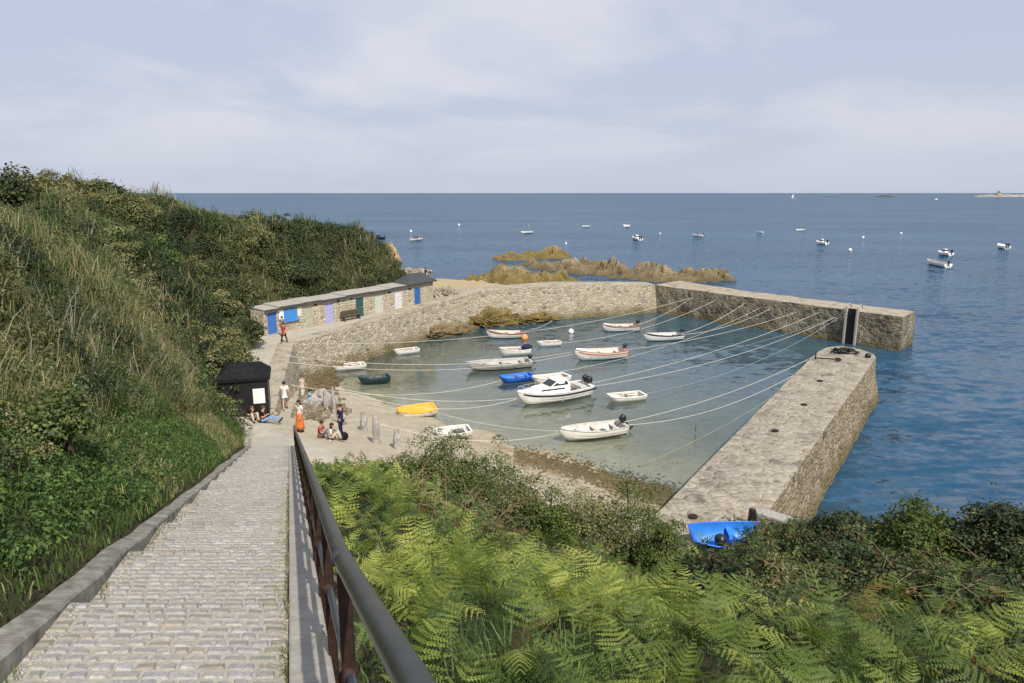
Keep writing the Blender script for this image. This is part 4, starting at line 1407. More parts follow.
def bowpost(t, H, ln):
    z = H.sheer(1)
    MB().box((ln * 0.985, 0, z + 0.12), (0.09, 0.09, 0.4), bev=0.01).build('stem_post', M['wood'], t)


def cuddy(t, H, ln):
    bowpost(t, H, ln)


def small_gear(t, H, ln):
    MB().box((ln * .35, .1, .3), (.5, .35, .22), .3, bev=0.03).build('crate', M['cloth_grey'], t)
    MB().tube([(ln * .5 + .2 * math.cos(k), .2 * math.sin(k), .18 + .01 * k) for k in np.arange(0, 14, .6)], .03, 5).build('coiled_rope', M['rope'], t)


boat('fishing_boat', 'white open boat with red brown trim nearest the golden weedy wall', (486, 338.5), (523, 337), 1.75, 0.62, M['white'], M['inside'], group=G1,
     gun=M['redtrim'], stripe=M['redtrim'], stripe_q=(0.10, 0.22), thw=3, kw=dict(rise=0.55), extra=bowpost)
boat('fishing_boat', 'white motorboat with red brown trim near the corner of wall and arm', (602, 332), (637, 330), 1.8, 0.66, M['white'], M['inside'], group=G1,
     gun=M['redtrim'], stripe=M['redtrim'], thw=3, mot=(0.3, 0.9), kw=dict(rise=0.4), deck=(0.78, 0.97), fend=1)
boat('fishing_boat', 'white clinker boat with a navy rim and outboard farthest right on the water', (643, 341.5), (681, 339), 1.8, 0.66, M['white'], M['inside'], group=G1,
     gun=M['navy'], stripe=M['navy'], stripe_q=(0.05, 0.17), thw=3, mot=(0.2, 0.9), kw=dict(rise=0.4))
boat('fishing_boat', 'broad white boat with an orange red rubbing strake in the harbour middle', (574, 361), (624, 357), 2.1, 0.80, M['white'], M['inside'], group=G1,
     gun=M['orangetrim'], stripe=M['orangetrim'], stripe_q=(0.16, 0.28), thw=3, mot=(0.4, 0.8), kw=dict(rise=0.4), deck=(0.72, 0.97), extra=small_gear)
boat('dinghy', 'small plain white dinghy right of the boat with the orange buoy', (537, 346.5), (560, 345), 1.3, 0.42, M['white'], M['inside'], cat='dinghy', group=G1, thw=2, kw=dict(rise=0.15))
boat('dinghy', 'white dinghy with a navy bundle lying behind the grey work boat', (499, 356), (529, 354), 1.6, 0.62, M['white'], M['inside'], cat='dinghy', group=G1, thw=2, extra=tarp)
boat('work_boat', 'long grey work boat with orange fenders along its side', (466, 371), (530, 366), 2.1, 0.62, M['greyhull'], M['greyin'], group=G1, thw=3, fend=3,
     stripe=M['navy'], stripe_q=(0.70, 0.80), mot=(0.6, 0.8), kw=dict(rise=0.3), extra=small_gear)
boat('dinghy', 'bright blue square ended dinghy floating in the harbour', (501, 383), (532, 379), 1.5, 0.46, M['blue'], M['bluein'], cat='dinghy', group=G1, thw=2, square=True)
boat('dinghy', 'rounded white tender close behind the cabin motorboat', (533, 386.5), (567, 381.5), 1.6, 0.62, M['white'], M['inside'], cat='dinghy', group=G1, thw=2, z=0.0, kw=dict(bow_w=0.3, full=3.0), extra=small_gear)


def cruiser(t, H, ln):
    # cabin: lofted trapezoid with raked windscreen
    def ring(x0, x1, y0, y1, z): return [(x0, -y0, z), (x1, -y1, z), (x1, y1, z), (x0, y0, z)]
    zd = H.sheer(0.55) + 0.04
    MB().loft([ring(ln * .34, ln * .80, .86, .55, zd), ring(ln * .345, ln * .75, .80, .50, zd + .25), ring(ln * .35, ln * .70, .74, .44, zd + .30)], True, False, True, False).build('cabin_trunk', M['white'], t)
    wh = MB().loft([ring(ln * .34, ln * .60, .74, .62, zd + .30), ring(ln * .36, ln * .50, .66, .56, zd + .66), ring(ln * .36, ln * .49, .62, .52, zd + .70)], True, False, True, False).build('wheelhouse', M['white'], t)
    # windows just proud of the slopes
    def pane(a, b, c, d_, nm): 
        MB().add([a, b, c, d_], [(0, 1, 2, 3)]).build(nm, M['glass'], wh, False)
    f0, f1 = (ln * .598, zd + .335), (ln * .508, zd + .635)
    pane((f0[0], -.56, f0[1]), (f0[0], .56, f0[1]), (f1[0], .52, f1[1]), (f1[0], -.52, f1[1]), 'windscreen')
    for sg in (-1, 1):
        pane((ln * .36, sg * .742, zd + .36), (ln * .575, sg * .645, zd + .36), (ln * .49, sg * .575, zd + .62), (ln * .375, sg * .672, zd + .62), 'side_window')
        pane((ln * .42, sg * .815, zd + .08), (ln * .72, sg * .592, zd + .08), (ln * .715, sg * .565, zd + .19), (ln * .42, sg * .805, zd + .19), 'hull_window')
    # pulpit rail
    pts = []
    for q in np.linspace(0.62, 0.985, 8): pts.append((ln * q, H.pt(q, 0, .1)[1], H.sheer(q) + .36))
    pts2 = pts + [(x, -y, z_) for x, y, z_ in pts[::-1]]
    rl = MB().tube(pts2, 0.018, 6).build('bow_rail', M['steel'], t)
    for x, y, z_ in pts2[::2]:
        MB().tube([(x, y, z_), (x, y * 1.02, z_ - .36)], 0.014, 5).build('stanchion', M['steel'], rl)
    MB().box((ln * .12, 0, H.sheer(.1) - .12), (.6, 1.3, .3), bev=.04).build('aft_seat', M['inside'], t)


boat('cabin_cruiser', 'white cabin motorboat with a dark side stripe and two black outboards', (517, 406), (587, 394), 2.3, 0.88, M['white'], M['inside'], cat='motorboat', group=G1,
     stripe=M['navy'], stripe_q=(0.14, 0.28), mot=(0.55, 1.0), two=True, thw=0, deck=(0.46, 0.985), kw=dict(rise=0.22, full=2.0, draft=0.25, rake=0.6), extra=cruiser)
boat('punt', 'flat white square ended punt alone right of the cabin motorboat', (609, 402), (643, 398.5), 1.5, 0.44, M['white'], M['inside'], cat='dinghy', group=G1, thw=1, square=True)
boat('motorboat', 'long white open boat with a tilted black outboard nearest the beach', (559, 441), (623, 432), 1.8, 0.62, M['white'], M['inside'], cat='motorboat', group=G1,
     gun=M['greyhull'], thw=3, mot=(0.75, 1.0), kw=dict(rise=0.35, full=2.2), deck=(0.82, 0.97), extra=small_gear)
yb, ys_ = ground_at(398, 417), ground_at(435, 416)
boat('dinghy', 'white dinghy under a bright yellow cover aground at the water edge', (397, 418), (435, 413), 1.5, 0.55, M['white'], M['inside'], cat='dinghy', group=G1, z=0.12,
     thw=1, deck=(0.06, 0.985), deck_m=M['yellow'], kw=dict(bow_w=0.35, rake=0.1, rise=0.1), gun=M['yellow'], roll=R(-7))
boat('dinghy', 'small white dinghy drawn up on the sand just above the ferns', (434, 438), (470, 434), 1.35, 0.42, M['white'], M['inside'], cat='dinghy', group=G1, z=0.72, thw=2,
     kw=dict(bow_w=0.4, rise=0.1), extra=small_gear, roll=R(-3))
boat('dinghy', 'white dinghy with a pale seat floating left of the dark one', (332, 371), (365, 367.5), 1.35, 0.42, M['white'], M['inside'], cat='dinghy', group=G1, thw=2, kw=dict(rise=0.15))
boat('dinghy', 'dark teal dinghy floating in the shallows', (358, 383.5), (389, 380), 1.35, 0.46, M['teal'], M['tealin'], cat='dinghy', group=G1, thw=3, kw=dict(rise=0.2))
boat('dinghy', 'little white dinghy close under the cabins wall', (394, 355), (418, 352), 1.25, 0.42, M['white'], M['inside'], cat='dinghy', group=G1, thw=1, kw=dict(rise=0.25))
boat('rowing_boat', 'blue plastic dinghy with a dark bag inside on the near pier', (689, 546), (763, 545), 1.35, 0.5, M['blue'], M['bluein'], cat='dinghy', z=3.36, thw=2, square=True, roll=R(-13),
     kw=dict(transom=0.9), extra=lambda t, H, ln: (MB().ellipsoid((ln * .62, .2, .42), (.2, .22, .22), jitter=.3).build('dark_bag', M['black'], t), None))
c = at_z(765, 546, 3.25)
o = MB().box((0, 0, 0.12), (0.9, 0.5, 0.28), 0.1, bev=0.08).build('white_sack', M['cloth_white'])
tag(o, 'crumpled white sack behind the ferns by the blue dinghy', 'sack').location = c

# buoys
def buoy(px, py, r, mat, label, z=0.0, grp=None):
    c = at_z(px, py, 0)
    t = thing('buoy', label, 'buoy', (c.x, c.y, 0), 0, grp)
    MB().ellipsoid((0, 0, r * 0.55), (r, r, r * 1.05), 12, 9).build('float', mat, t)
    MB().tube([(0, 0, r * 1.5), (0, 0, r * 1.8), (r * .25, 0, r * 1.95), (0, 0, r * 2.05)], r * .1, 6).build('eye', M['steel'], t)


buoy(524.5, 339.5, 0.36, M['orange'], 'orange buoy at the stern of the red trimmed boat by the wall')
buoy(571, 333, 0.30, M['white'], 'round white buoy between the wall and the broad orange striped boat')

# boats and buoys out at sea
G2 = 'small boats moored out at sea'


def wheelbox(t, H, ln):
    MB().box((ln * .5, 0, H.sheer(.5) + .35), (ln * .26, .9, .95), taper=.8, bev=.05).build('wheelhouse', M['white'], t)
    MB().box((ln * .5, 0, H.sheer(.5) + .5), (ln * .265, .93, .3), bev=.02).build('window_band', M['glass'], t)


def crew(t, H, ln):
    for q in (.35, .55):
        MB().loft([[(ln * q + r_ * math.cos(a), r_ * math.sin(a) * 1.3, z_) for a in (k * math.pi / 4 for k in range(8))] for z_, r_ in ((.2, .16), (.75, .2), (.95, .12), (1.0, .07), (1.1, .11), (1.25, .1), (1.3, .03))]).build('crew_figure', M['cloth_black'], t)


boat('motorboat', 'dark motorboat on the sea just over the headland end', (372, 239.5), (384.5, 239), 1.9, 0.7, M['navy'], M['black'], cat='motorboat', group=G2, deck=(.5, .98), thw=1, mot=(0, 1),
     extra=lambda t, H, ln: MB().box((ln * .5, 0, 1.0), (ln * .3, 1.1, .8), taper=.8, bev=.05).build('wheelhouse', M['black'], t))
boat('rowing_boat', 'cream boat with two people in it on the sea past the headland', (409.5, 241), (421.5, 240), 1.6, 0.6, M['cream'], M['cream'], group=G2, thw=2, extra=crew)
boat('motorboat', 'white boat with a thin mast at the far left of the open sea', (521, 233.5), (532, 233), 1.6, 0.7, M['white'], M['inside'], group=G2, thw=1,
     extra=lambda t, H, ln: MB().tube([(ln * .3, 0, .5), (ln * .3, 0, 3.2)], .05).build('mast', M['steel'], t))
boat('motorboat', 'tiny white boat with a dark waterline above the thin reef', (582, 227.3), (589, 227), 1.6, 0.6, M['white'], M['inside'], group=G2, thw=1, deck=(.4, .98), stripe=M['navy'], stripe_q=(.55, .75))
boat('motorboat', 'tiny white boat seen stern on, highest above the long reef', (623, 227.5), (629, 227.3), 1.9, 1.1, M['white'], M['inside'], group=G2, thw=1, deck=(.3, .98))
boat('motorboat', 'white motorboat with two dark outboards above the long reef', (632.5, 239), (640.5, 241), 2.0, 0.8, M['white'], M['inside'], group=G2, thw=1, mot=(.2, 1.2), two=True, extra=wheelbox)
boat('motorboat', 'white boat with a grey canopy right of the reef', (692, 236.5), (703, 236.8), 1.8, 0.7, M['white'], M['inside'], group=G2, thw=1, mot=(.2, 1.0),
     extra=lambda t, H, ln: MB().box((ln * .45, 0, 1.3), (ln * .3, 1.2, .08)).build('canopy', M['cloth_grey'], t))
boat('motorboat', 'small white boat with a blue deck left of the mid sea group', (756, 233), (763, 233.2), 1.6, 0.6, M['white'], M['bluein'], group=G2, thw=1, deck=(.4, .98), deck_m=M['bluein'])
boat('motorboat', 'small white boat with a dark motor beyond the pole boat', (796, 231), (803.5, 230.5), 1.6, 0.65, M['white'], M['inside'], group=G2, thw=1, mot=(.2, 1.2))
boat('motorboat', 'white cabin boat with a tall pole in the right half of the sea', (816, 244), (827, 245), 1.9, 0.8, M['white'], M['inside'], group=G2, thw=1, mot=(.2, 1.2), deck=(.5, .98),
     extra=lambda t, H, ln: (wheelbox(t, H, ln), MB().tube([(ln * .5, 0, 1.2), (ln * .5, 0, 3.0)], .04).build('pole', M['steel'], t)))
boat('motorboat', 'white motorboat just behind the long white boat at the right', (938, 254.5), (951, 256), 2.0, 0.75, M['white'], M['inside'], group=G2, thw=1, mot=(.2, 1.3), deck=(.5, .98), extra=wheelbox)
boat('motorboat', 'long white open boat nearest the right hand edge of the harbour mouth', (927, 263.5), (948, 268), 2.0, 0.8, M['white'], M['inside'], group=G2, thw=3, mot=(.4, 1.2), kw=dict(rise=.3))
boat('motorboat', 'white motorboat farthest right on the sea', (998, 247.5), (1007, 249.5), 2.2, 0.9, M['white'], M['inside'], group=G2, thw=1, mot=(.2, 1.3), two=True, deck=(.5, .98))
c = at_z(791.5, 193.3, 0)
c = Vector((ray(791.5, 193).x / ray(791.5, 193).y * 1900, 1900, 0))
sb_ = thing('sailing_boat', 'tiny white sailing boat on the horizon', 'sailing boat', c)
h_ = Hull(12, 3.4, 1.3, rise=.2); MB().loft([h_.ring(q / 12) for q in range(13)], False).build('hull', M['white'], sb_)
MB().tube([(6, 0, 1), (6, 0, 13)], .15).build('mast', M['steel'], sb_)
MB().add([(5.8, 0, 2.2), (1, .3, 2.2), (5.8, 0, 12.6), (5.8, .1, 2.2)], [(0, 1, 2), (3, 2, 1), (0, 3, 1), (0, 2, 3)]).build('sail', M['white'], sb_)
c = Vector((ray(935, 197).x / ray(935, 197).y * 1500, 1500, 0))
sb_ = thing('motor_yacht', 'tiny white motor yacht near the horizon left of the islet', 'yacht', c, R(20))
h_ = Hull(9, 3, 1.4, rise=.2); MB().loft([h_.ring(q / 12) for q in range(13)], False).build('hull', M['white'], sb_)
MB().box((4, 0, 2.1), (4, 2, 1.6), taper=.75, bev=.1).build('cabin', M['white'], sb_)
for (px, py, r, lab) in ((850, 251, .45, 'white mooring buoy left of the two boats at the right'), (863, 238, .4, 'white mooring buoy between the pole boat and the right hand boats'),
                         (901, 234, .4, 'white mooring buoy beyond the two boats at the right'), (459, 225.5, .5, 'white mooring buoy alone right of the cream rowing boat'),
                         (411, 232, .5, 'white mooring buoy just behind the cream rowing boat'), (660, 234, .3, 'small white mooring buoy left of the canopy boat'),
                         (356, 236.5, .45, 'white mooring buoy left of the dark motorboat'), (566, 244, .3, 'small white mooring buoy above the thin reef')):
    buoy(px, py, r, M['white'], lab, 0, 'mooring buoys out at sea')


# ------------------------------------------------------------------ mooring ropes
def rope(a, b, sag, label, r=0.016, mat='rope'):
    A, B = at_z(*a) if len(a) == 3 else Vector(a[0]), at_z(*b) if len(b) == 3 else Vector(b[0])
    pts = []
    for k in range(25):
        t = k / 24
        p = A.lerp(B, t); p.z -= sag * 4 * t * (1 - t)
        p.z = max(p.z, 0.02) if k not in (0, 24) else p.z
        pts.append(p)
    tag(MB().tube(pts, r, 6).build('mooring_rope', M[mat], None, False), label, 'rope', 'mooring ropes slung across the harbour')


Q = QZ + 0.15
rope((289, 344, Q), (690, 298, 3.0), 1.5, 'pale rope that crosses the whole harbour highest up, to the arm by the corner')
rope((286, 356, Q), (572, 352, 0.75), 0.9, 'pale rope from the quay passing just above the grey work boat')
rope((285, 362, Q), (573, 354, 0.7), 1.0, 'pale rope from the quay across the grey work boat to the broad striped boat')
rope((624, 350, 0.8), (797, 312, 3.0), 0.5, 'pale rope from the stern of the broad striped boat to the dark arm')
rope((291, 385, Q), (501, 380.5, 0.35), 0.9, 'pale rope from the beach head to the bright blue dinghy')
rope((533, 376, 0.3), (760, 308, 3.0), 1.0, 'pale rope from the bright blue dinghy to the dark arm', 0.013)
rope((336, 388, 3.2), (517, 398, 0.95), 0.5, 'upper of two pale ropes at the bow of the cabin motorboat')
rope((349, 392, 3.0), (517, 399, 0.9), 0.9, 'lower of two pale ropes at the bow of the cabin motorboat')
rope((588, 384, 0.9), (820, 312, 3.0), 0.6, 'upper rope from the stern of the cabin motorboat to the dark arm')
rope((589, 387, 0.8), (836, 317, 3.0), 0.9, 'lower rope from the stern of the cabin motorboat to the dark arm')
rope((350, 396, 3.0), (398, 409, 0.8), 0.15, 'upper short pale rope from the beach head to the yellow covered dinghy', 0.016)
rope((350, 402, 2.9), (398, 413, 0.65), 0.1, 'lower short pale rope from the beach head to the yellow covered dinghy', 0.016)
rope((435, 412, 0.55), (559, 431, 0.75), 0.3, 'pale rope between the yellow covered dinghy and the long open boat')
rope((380, 424, 3.4), (559, 433, 0.7), 0.7, 'pale rope from a granite post to the bow of the long open boat')
rope((624, 422, 0.75), (813, 357, 3.25), 0.5, 'upper of two pale ropes from the long open boat to the near pier')
rope((624, 425, 0.65), (806, 368, 3.25), 0.9, 'lower of two pale ropes from the long open boat to the near pier')
rope((641, 465, 0.05), (800, 378, 3.25), 0.4, 'thin grey rope from the shallows to the near pier edge', 0.017, 'weedrope')
rope((643, 394, 0.4), (838, 318, 3.0), 1.1, 'thin bluish rope from the white punt to the dark arm', 0.016, 'ropeblue')
rope((638, 325, 0.8), (693, 297, 3.0), 0.3, 'short pale rope from the motorboat near the wall corner to the arm')
rope((681, 334, 0.7), (745, 303, 3.0), 0.4, 'left hand rope from the navy rimmed boat to the dark arm', 0.018)
rope((681, 335, 0.7), (770, 309, 3.0), 0.5, 'right hand rope from the navy rimmed boat to the dark arm', 0.018)
rope((561, 343, 0.4), (716, 300, 3.0), 0.9, 'thin rope from the plain white dinghy to the dark arm', 0.016)
rope((524, 331, 0.7), (552, 321, 1.2), 0.2, 'short rope from the red trimmed boat to the golden rocks', 0.016)
rope((524, 372, 0.2), (833, 318, 3.0), 1.4, 'long faint rope from behind the grey work boat to the dark arm', 0.014, 'ropeblue')
A = at_z(697.5, 411, 1.45)
tag(MB().tube([A, A + Vector((-0.03, 0, -0.5)), A + Vector((-.06, 0, -1.35))], 0.035, 6).build('rope_tail', M['weedrope']), 'weedy rope end hanging from the lower pier rope', 'rope')


# ------------------------------------------------------------------ people
def skin_mesh(J, E, root, sub=1):
    """J: name -> (co, radius); E: edges. One continuous surface grown round the joints."""
    names = list(J)
    idx = {n: i for i, n in enumerate(names)}
    me = bpy.data.meshes.new('tmp')
    me.from_pydata([J[n][0] for n in names], [(idx[a], idx[b]) for a, b in E], [])
    o = bpy.data.objects.new('tmp', me)
    COL.objects.link(o)
    md = o.modifiers.new('skin', 'SKIN'); md.use_smooth_shade = True
    for i, n in enumerate(names):
        r = J[n][1]
        sv = me.skin_vertices[0].data[i]
        sv.radius = (r, r) if not isinstance(r, tuple) else r
        sv.use_root = (n == root)
    s2 = o.modifiers.new('sub', 'SUBSURF'); s2.levels = sub; s2.render_levels = sub
    dg = bpy.context.evaluated_depsgraph_get()
    res = bpy.data.meshes.new_from_object(o.evaluated_get(dg))
    bpy.data.objects.remove(o)
    bpy.data.meshes.remove(me)
    return res


def person(label, loc, face, pose='stand', top='cloth_white', bottom='cloth_navy', hair='hairdark', skirt=None, long_hair=False, shorts=False, cap=None, H=1.72, arms=None, group=None):
    t = thing('person', label, 'person', loc, face, group)
    s = H / 1.72
    P = {}
    if pose in ('stand', 'walk'):
        st = 0.16 if pose == 'walk' else 0.02
        P.update(pelvis=(0, 0, .94), spine=(0, .0, 1.13), chest=(0, .0, 1.33), neck=(0, .015, 1.48), head=(0, .035, 1.60), crown=(0, .02, 1.67))
        for sg, n in ((1, 'r'), (-1, 'l')):
            k = st * sg
            P.update({'hip' + n: (.09 * sg, 0, .90), 'knee' + n: (.10 * sg, .03 + k, .50), 'ankle' + n: (.10 * sg, -.02 + k * 1.9 if k > 0 else -.05 + k * 1.7, .085), 'toe' + n: (.115 * sg, .15 + k * 1.9, .035),
                      'sh' + n: (.175 * sg, 0, 1.41), 'el' + n: (.235 * sg, -.03 - k * .6, 1.14), 'wr' + n: (.235 * sg, .10 - k * 1.2, .92)})
    else:
        P.update(pelvis=(0, 0, .13), spine=(0, -.03, .32), chest=(0, .0, .52), neck=(0, .05, .67), head=(0, .09, .79), crown=(0, .08, .86))
        for sg, n in ((1, 'r'), (-1, 'l')):
            kz = .46 if pose == 'sit' else .26
            kx = .36 if pose == 'sit' else .45
            P.update({'hip' + n: (.10 * sg, .03, .12), 'knee' + n: (.14 * sg, kx, kz), 'ankle' + n: (.13 * sg, kx + (.14 if pose == 'sit' else .42), .08), 'toe' + n: (.15 * sg, kx + (.32 if pose == 'sit' else .50), .05 if pose == 'sit' else .16),
                      'sh' + n: (.175 * sg, .02, .60), 'el' + n: (.24 * sg, .14, .36), 'wr' + n: (.13 * sg, .33, .40)})
    if arms == 'fold':
        for sg, n in ((1, 'r'), (-1, 'l')):
            z0 = P['sh' + n][2]
            P['el' + n] = (.24 * sg, .03, z0 - .28); P['wr' + n] = (.05 * sg, .22, z0 - .20)
    P = {k: Vector(v) * s for k, v in P.items()}
    rad = dict(pelvis=(.125, .10), spine=(.115, .09), chest=(.135, .095), neck=.052, head=.085, crown=.07, hip=.08, knee=.052, ankle=.037, toe=.03, sh=.055, el=.04, wr=.028)
    J = {k: (v, tuple(q * s for q in rad[k if k in rad else k[:-1]]) if isinstance(rad[k if k in rad else k[:-1]], tuple) else rad[k if k in rad else k[:-1]] * s) for k, v in P.items()}
    E = [('pelvis', 'spine'), ('spine', 'chest'), ('chest', 'neck'), ('neck', 'head'), ('head', 'crown')]
    for n in 'rl':
        E += [('pelvis', 'hip' + n), ('hip' + n, 'knee' + n), ('knee' + n, 'ankle' + n), ('ankle' + n, 'toe' + n), ('chest', 'sh' + n), ('sh' + n, 'el' + n), ('el' + n, 'wr' + n)]
        # hand: palm and five fingers
        dr = (P['wr' + n] - P['el' + n]).normalized(); sd = Vector((0, 1, 0)).cross(dr).normalized() if abs(dr.y) < .9 else Vector((1, 0, 0))
        palm = P['wr' + n] + dr * .07 * s
        J['palm' + n] = (palm, (.034 * s, .018 * s)); E.append(('wr' + n, 'palm' + n))
        sdd = dr.cross(sd).normalized()
        for f, (o_, l_) in enumerate(((-.03, .065), (-.01, .08), (.012, .075), (.032, .055))):
            b_ = palm + sdd * o_ * s + dr * .03 * s; e_ = b_ + dr * l_ * s + sd * .015 * s
            J['fa%d%s' % (f, n)] = (b_, .009 * s); J['fb%d%s' % (f, n)] = (e_, .007 * s)
            E += [('palm' + n, 'fa%d%s' % (f, n)), ('fa%d%s' % (f, n), 'fb%d%s' % (f, n))]
        th = palm - sdd * .045 * s + dr * .0 * s
        J['th' + n] = (th, .010 * s); J['tt' + n] = (th + dr * .045 * s - sdd * .015 * s, .008 * s)
        E += [('palm' + n, 'th' + n), ('th' + n, 'tt' + n)]
    # face: nose and chin grown from the head
    fw_ = Vector((0, 1, 0))
    J['nose'] = (P['head'] + fw_ * .098 * s + Vector((0, 0, -.005)), .014 * s); E.append(('head', 'nose'))
    body = link_mesh('body', skin_mesh(J, E, 'pelvis', 1), M['skin'], t)
    hd = P['head']
    for sg in (-1, 1):
        MB().ellipsoid(hd + Vector((.032 * sg, .082, .018)) * s, (.011 * s, .008 * s, .008 * s), 6, 5).build('eye', M['black'], body)
        MB().ellipsoid(hd + Vector((.088 * sg, 0, 0)) * s, (.014 * s, .026 * s, .035 * s), 6, 5).build('ear', M['skin'], body)
    MB().ellipsoid(hd + Vector((0, .083, -.045)) * s, (.024 * s, .009 * s, .007 * s), 6, 5).build('mouth', M['cloth_red'], body)
    # hair
    hm = MB().ellipsoid(hd + Vector((0, -.022, .042)) * s, (.104 * s, .112 * s, .092 * s), 12, 8, jitter=.06)
    if long_hair:
        hm.loft([[hd + Vector((math.cos(a) * w_ * s, (-.055 + math.sin(a) * w_ * .5) * s, z_ * s)) for a in (k * math.pi / 5 for k in range(10))] for z_, w_ in ((.08, .07), (0, .125), (-.12, .15), (-.24, .12), (-.28, .05))])
    hm.build('hair', M[hair], body)
    if cap:
        MB().ellipsoid(hd + Vector((0, -.01, .06)) * s, (.112 * s, .118 * s, .085 * s), 12, 8).build('cap', M[cap], body)
    # top
    K = {}
    for k in ('pelvis', 'spine', 'chest'):
        r = J[k][1]; K[k] = (J[k][0], (r[0] + .022 * s, r[1] + .022 * s))
    K['pelvis'] = (J['pelvis'][0] + Vector((0, 0, -.03 * s)), (.158 * s, .13 * s))
    K['hem'] = (J['pelvis'][0] + Vector((0, 0, -.13 * s)), (.165 * s, .135 * s)) if pose in ('stand', 'walk') else (J['pelvis'][0] + Vector((0, 0, -.05 * s)), .14 * s)
    K['collar'] = (P['chest'].lerp(P['neck'], .55), .07 * s)
    EE = [('hem', 'pelvis'), ('pelvis', 'spine'), ('spine', 'chest'), ('chest', 'collar')]
    for n in 'rl':
        K['sh' + n] = (P['sh' + n], .075 * s); K['el' + n] = (P['sh' + n].lerp(P['el' + n], .75), .06 * s)
        EE += [('chest', 'sh' + n), ('sh' + n, 'el' + n)]
    link_mesh('top', skin_mesh(K, EE, 'pelvis', 1), M[top], t)
    if skirt:
        p0, p1 = P['pelvis'], Vector((0, .02, .22)) * s
        rings = []
        for q in range(7):
            f = q / 6
            c_ = (p0 + Vector((0, 0, .1)) * s).lerp(p1, f)
            rings.append([c_ + Vector((math.cos(a) * (.155 + .11 * f + .018 * f * math.cos(a * 7)), math.sin(a) * (.125 + .12 * f + .018 * f * math.sin(a * 6)), 0)) * s for a in (k * math.pi / 10 for k in range(20))])
        MB().loft(rings).build('skirt', M[skirt], t)
    else:
        K = {'pelvis': (P['pelvis'], (.148 * s, .122 * s)), 'waist': (P['pelvis'].lerp(P['spine'], .55), (.138 * s, .112 * s))}
        EE = [('waist', 'pelvis')]
        for n in 'rl':
            K['hip' + n] = (P['hip' + n], .10 * s)
            if shorts:
                K['knee' + n] = (P['hip' + n].lerp(P['knee' + n], .7), .085 * s)
                EE += [('pelvis', 'hip' + n), ('hip' + n, 'knee' + n)]
            else:
                K['knee' + n] = (P['knee' + n], .07 * s); K['ankle' + n] = (P['ankle' + n].lerp(P['knee' + n], .05), .058 * s)
                EE += [('pelvis', 'hip' + n), ('hip' + n, 'knee' + n), ('knee' + n, 'ankle' + n)]
        link_mesh('trousers' if not shorts else 'shorts', skin_mesh(K, EE, 'pelvis', 1), M[bottom], t)
    for n in 'rl':
        a_, b_ = P['ankle' + n], P['toe' + n]
        MB().tube([a_ - (b_ - a_).normalized() * .05 * s + Vector((0, 0, -.03 * s)), a_.lerp(b_, .5) + Vector((0, 0, -.012 * s)), b_ + (b_ - a_).normalized() * .05 * s], [.042 * s, .048 * s, .035 * s], 8).build('shoe', M['cloth_black'], t)
    return t


GP = 'visitors on the quay'
c = ground_at(300.5, 432)
person('woman in a long orange skirt and white top at the foot of the railing', c, R(150), 'stand', 'cloth_white', skirt='cloth_orange', long_hair=True, H=1.72)
c = ground_at(341.5, 437)
person('man in navy shirt and dark trousers standing on the sand', c, R(75), 'stand', 'cloth_navy', 'cloth_navy', 'hairbrown', H=1.82, arms='fold')
c = ground_at(321, 438)
person('dark haired person in a red and grey top seated left of a woman in white', c, R(-100), 'sit', 'cloth_red', 'cloth_grey', H=1.72)
c = ground_at(331, 440)
person('woman in white with long dark hair seated by the man in navy', c, R(-80), 'sit', 'cloth_white', 'cloth_beige', long_hair=True, H=1.7, arms='fold')
c = ground_at(343.5, 440)
tag(MB().ellipsoid((0, 0, .2), (.26, .2, .24), jitter=.25).build('bag', M['cloth_black']), 'black bag on the sand at the feet of the man in navy', 'bag').location = c
c = Vector((-13.75, 35.45, gz(-13.75, 35.45)))
person('person in a dark cap and black clothes seated against the black hut', c, R(-140), 'sit', 'cloth_black', 'cloth_beige', cap='cloth_black', H=1.75, arms='fold')
c = Vector((-13.15, 35.25, gz(-13.15, 35.25)))
person('person in pale blue jeans seated with legs stretched towards the path', c, R(-85), 'recline', 'cloth_black', 'cloth_denim', 'hairbrown', H=1.75, arms='fold')
c = ground_at(285.5, 410)
person('person in a white top and denim shorts walking on the path past the black hut', c, R(20), 'walk', 'cloth_white', 'cloth_denim', shorts=True, H=1.75)
c = ground_at(309.5, 404)
person('person in a bright blue top seated among pale boulders', c, R(-60), 'sit', 'cloth_sky', 'cloth_beige', H=1.9)
c = ground_at(303, 398)
person('person in a beige top standing beside the path wall near the pale boulders', c, R(-120), 'stand', 'cloth_beige', 'cloth_white', 'hairbrown', H=1.6)
c = at_z(283, 336, QZ + .01)
person('person in a grey top standing under the blue hatch', c, R(10), 'stand', 'cloth_grey', 'cloth_beige', 'hairbrown', H=1.7)
c = at_z(284.5, 343, QZ + .01)
person('person in a red top walking on the quay before the blue hatch', c, R(170), 'walk', 'cloth_red', 'cloth_black', H=1.65)
c = at_z(426, 280.5, QZ + .01)
person('lone person in a dark top and white shorts out on the point', c, R(-30), 'stand', 'cloth_black', 'cloth_white', shorts=True, H=1.8)
# ------------------------------------------------------------------ vegetation
def unit(a):
    return a / np.maximum(np.linalg.norm(a, axis=-1, keepdims=True), 1e-9)


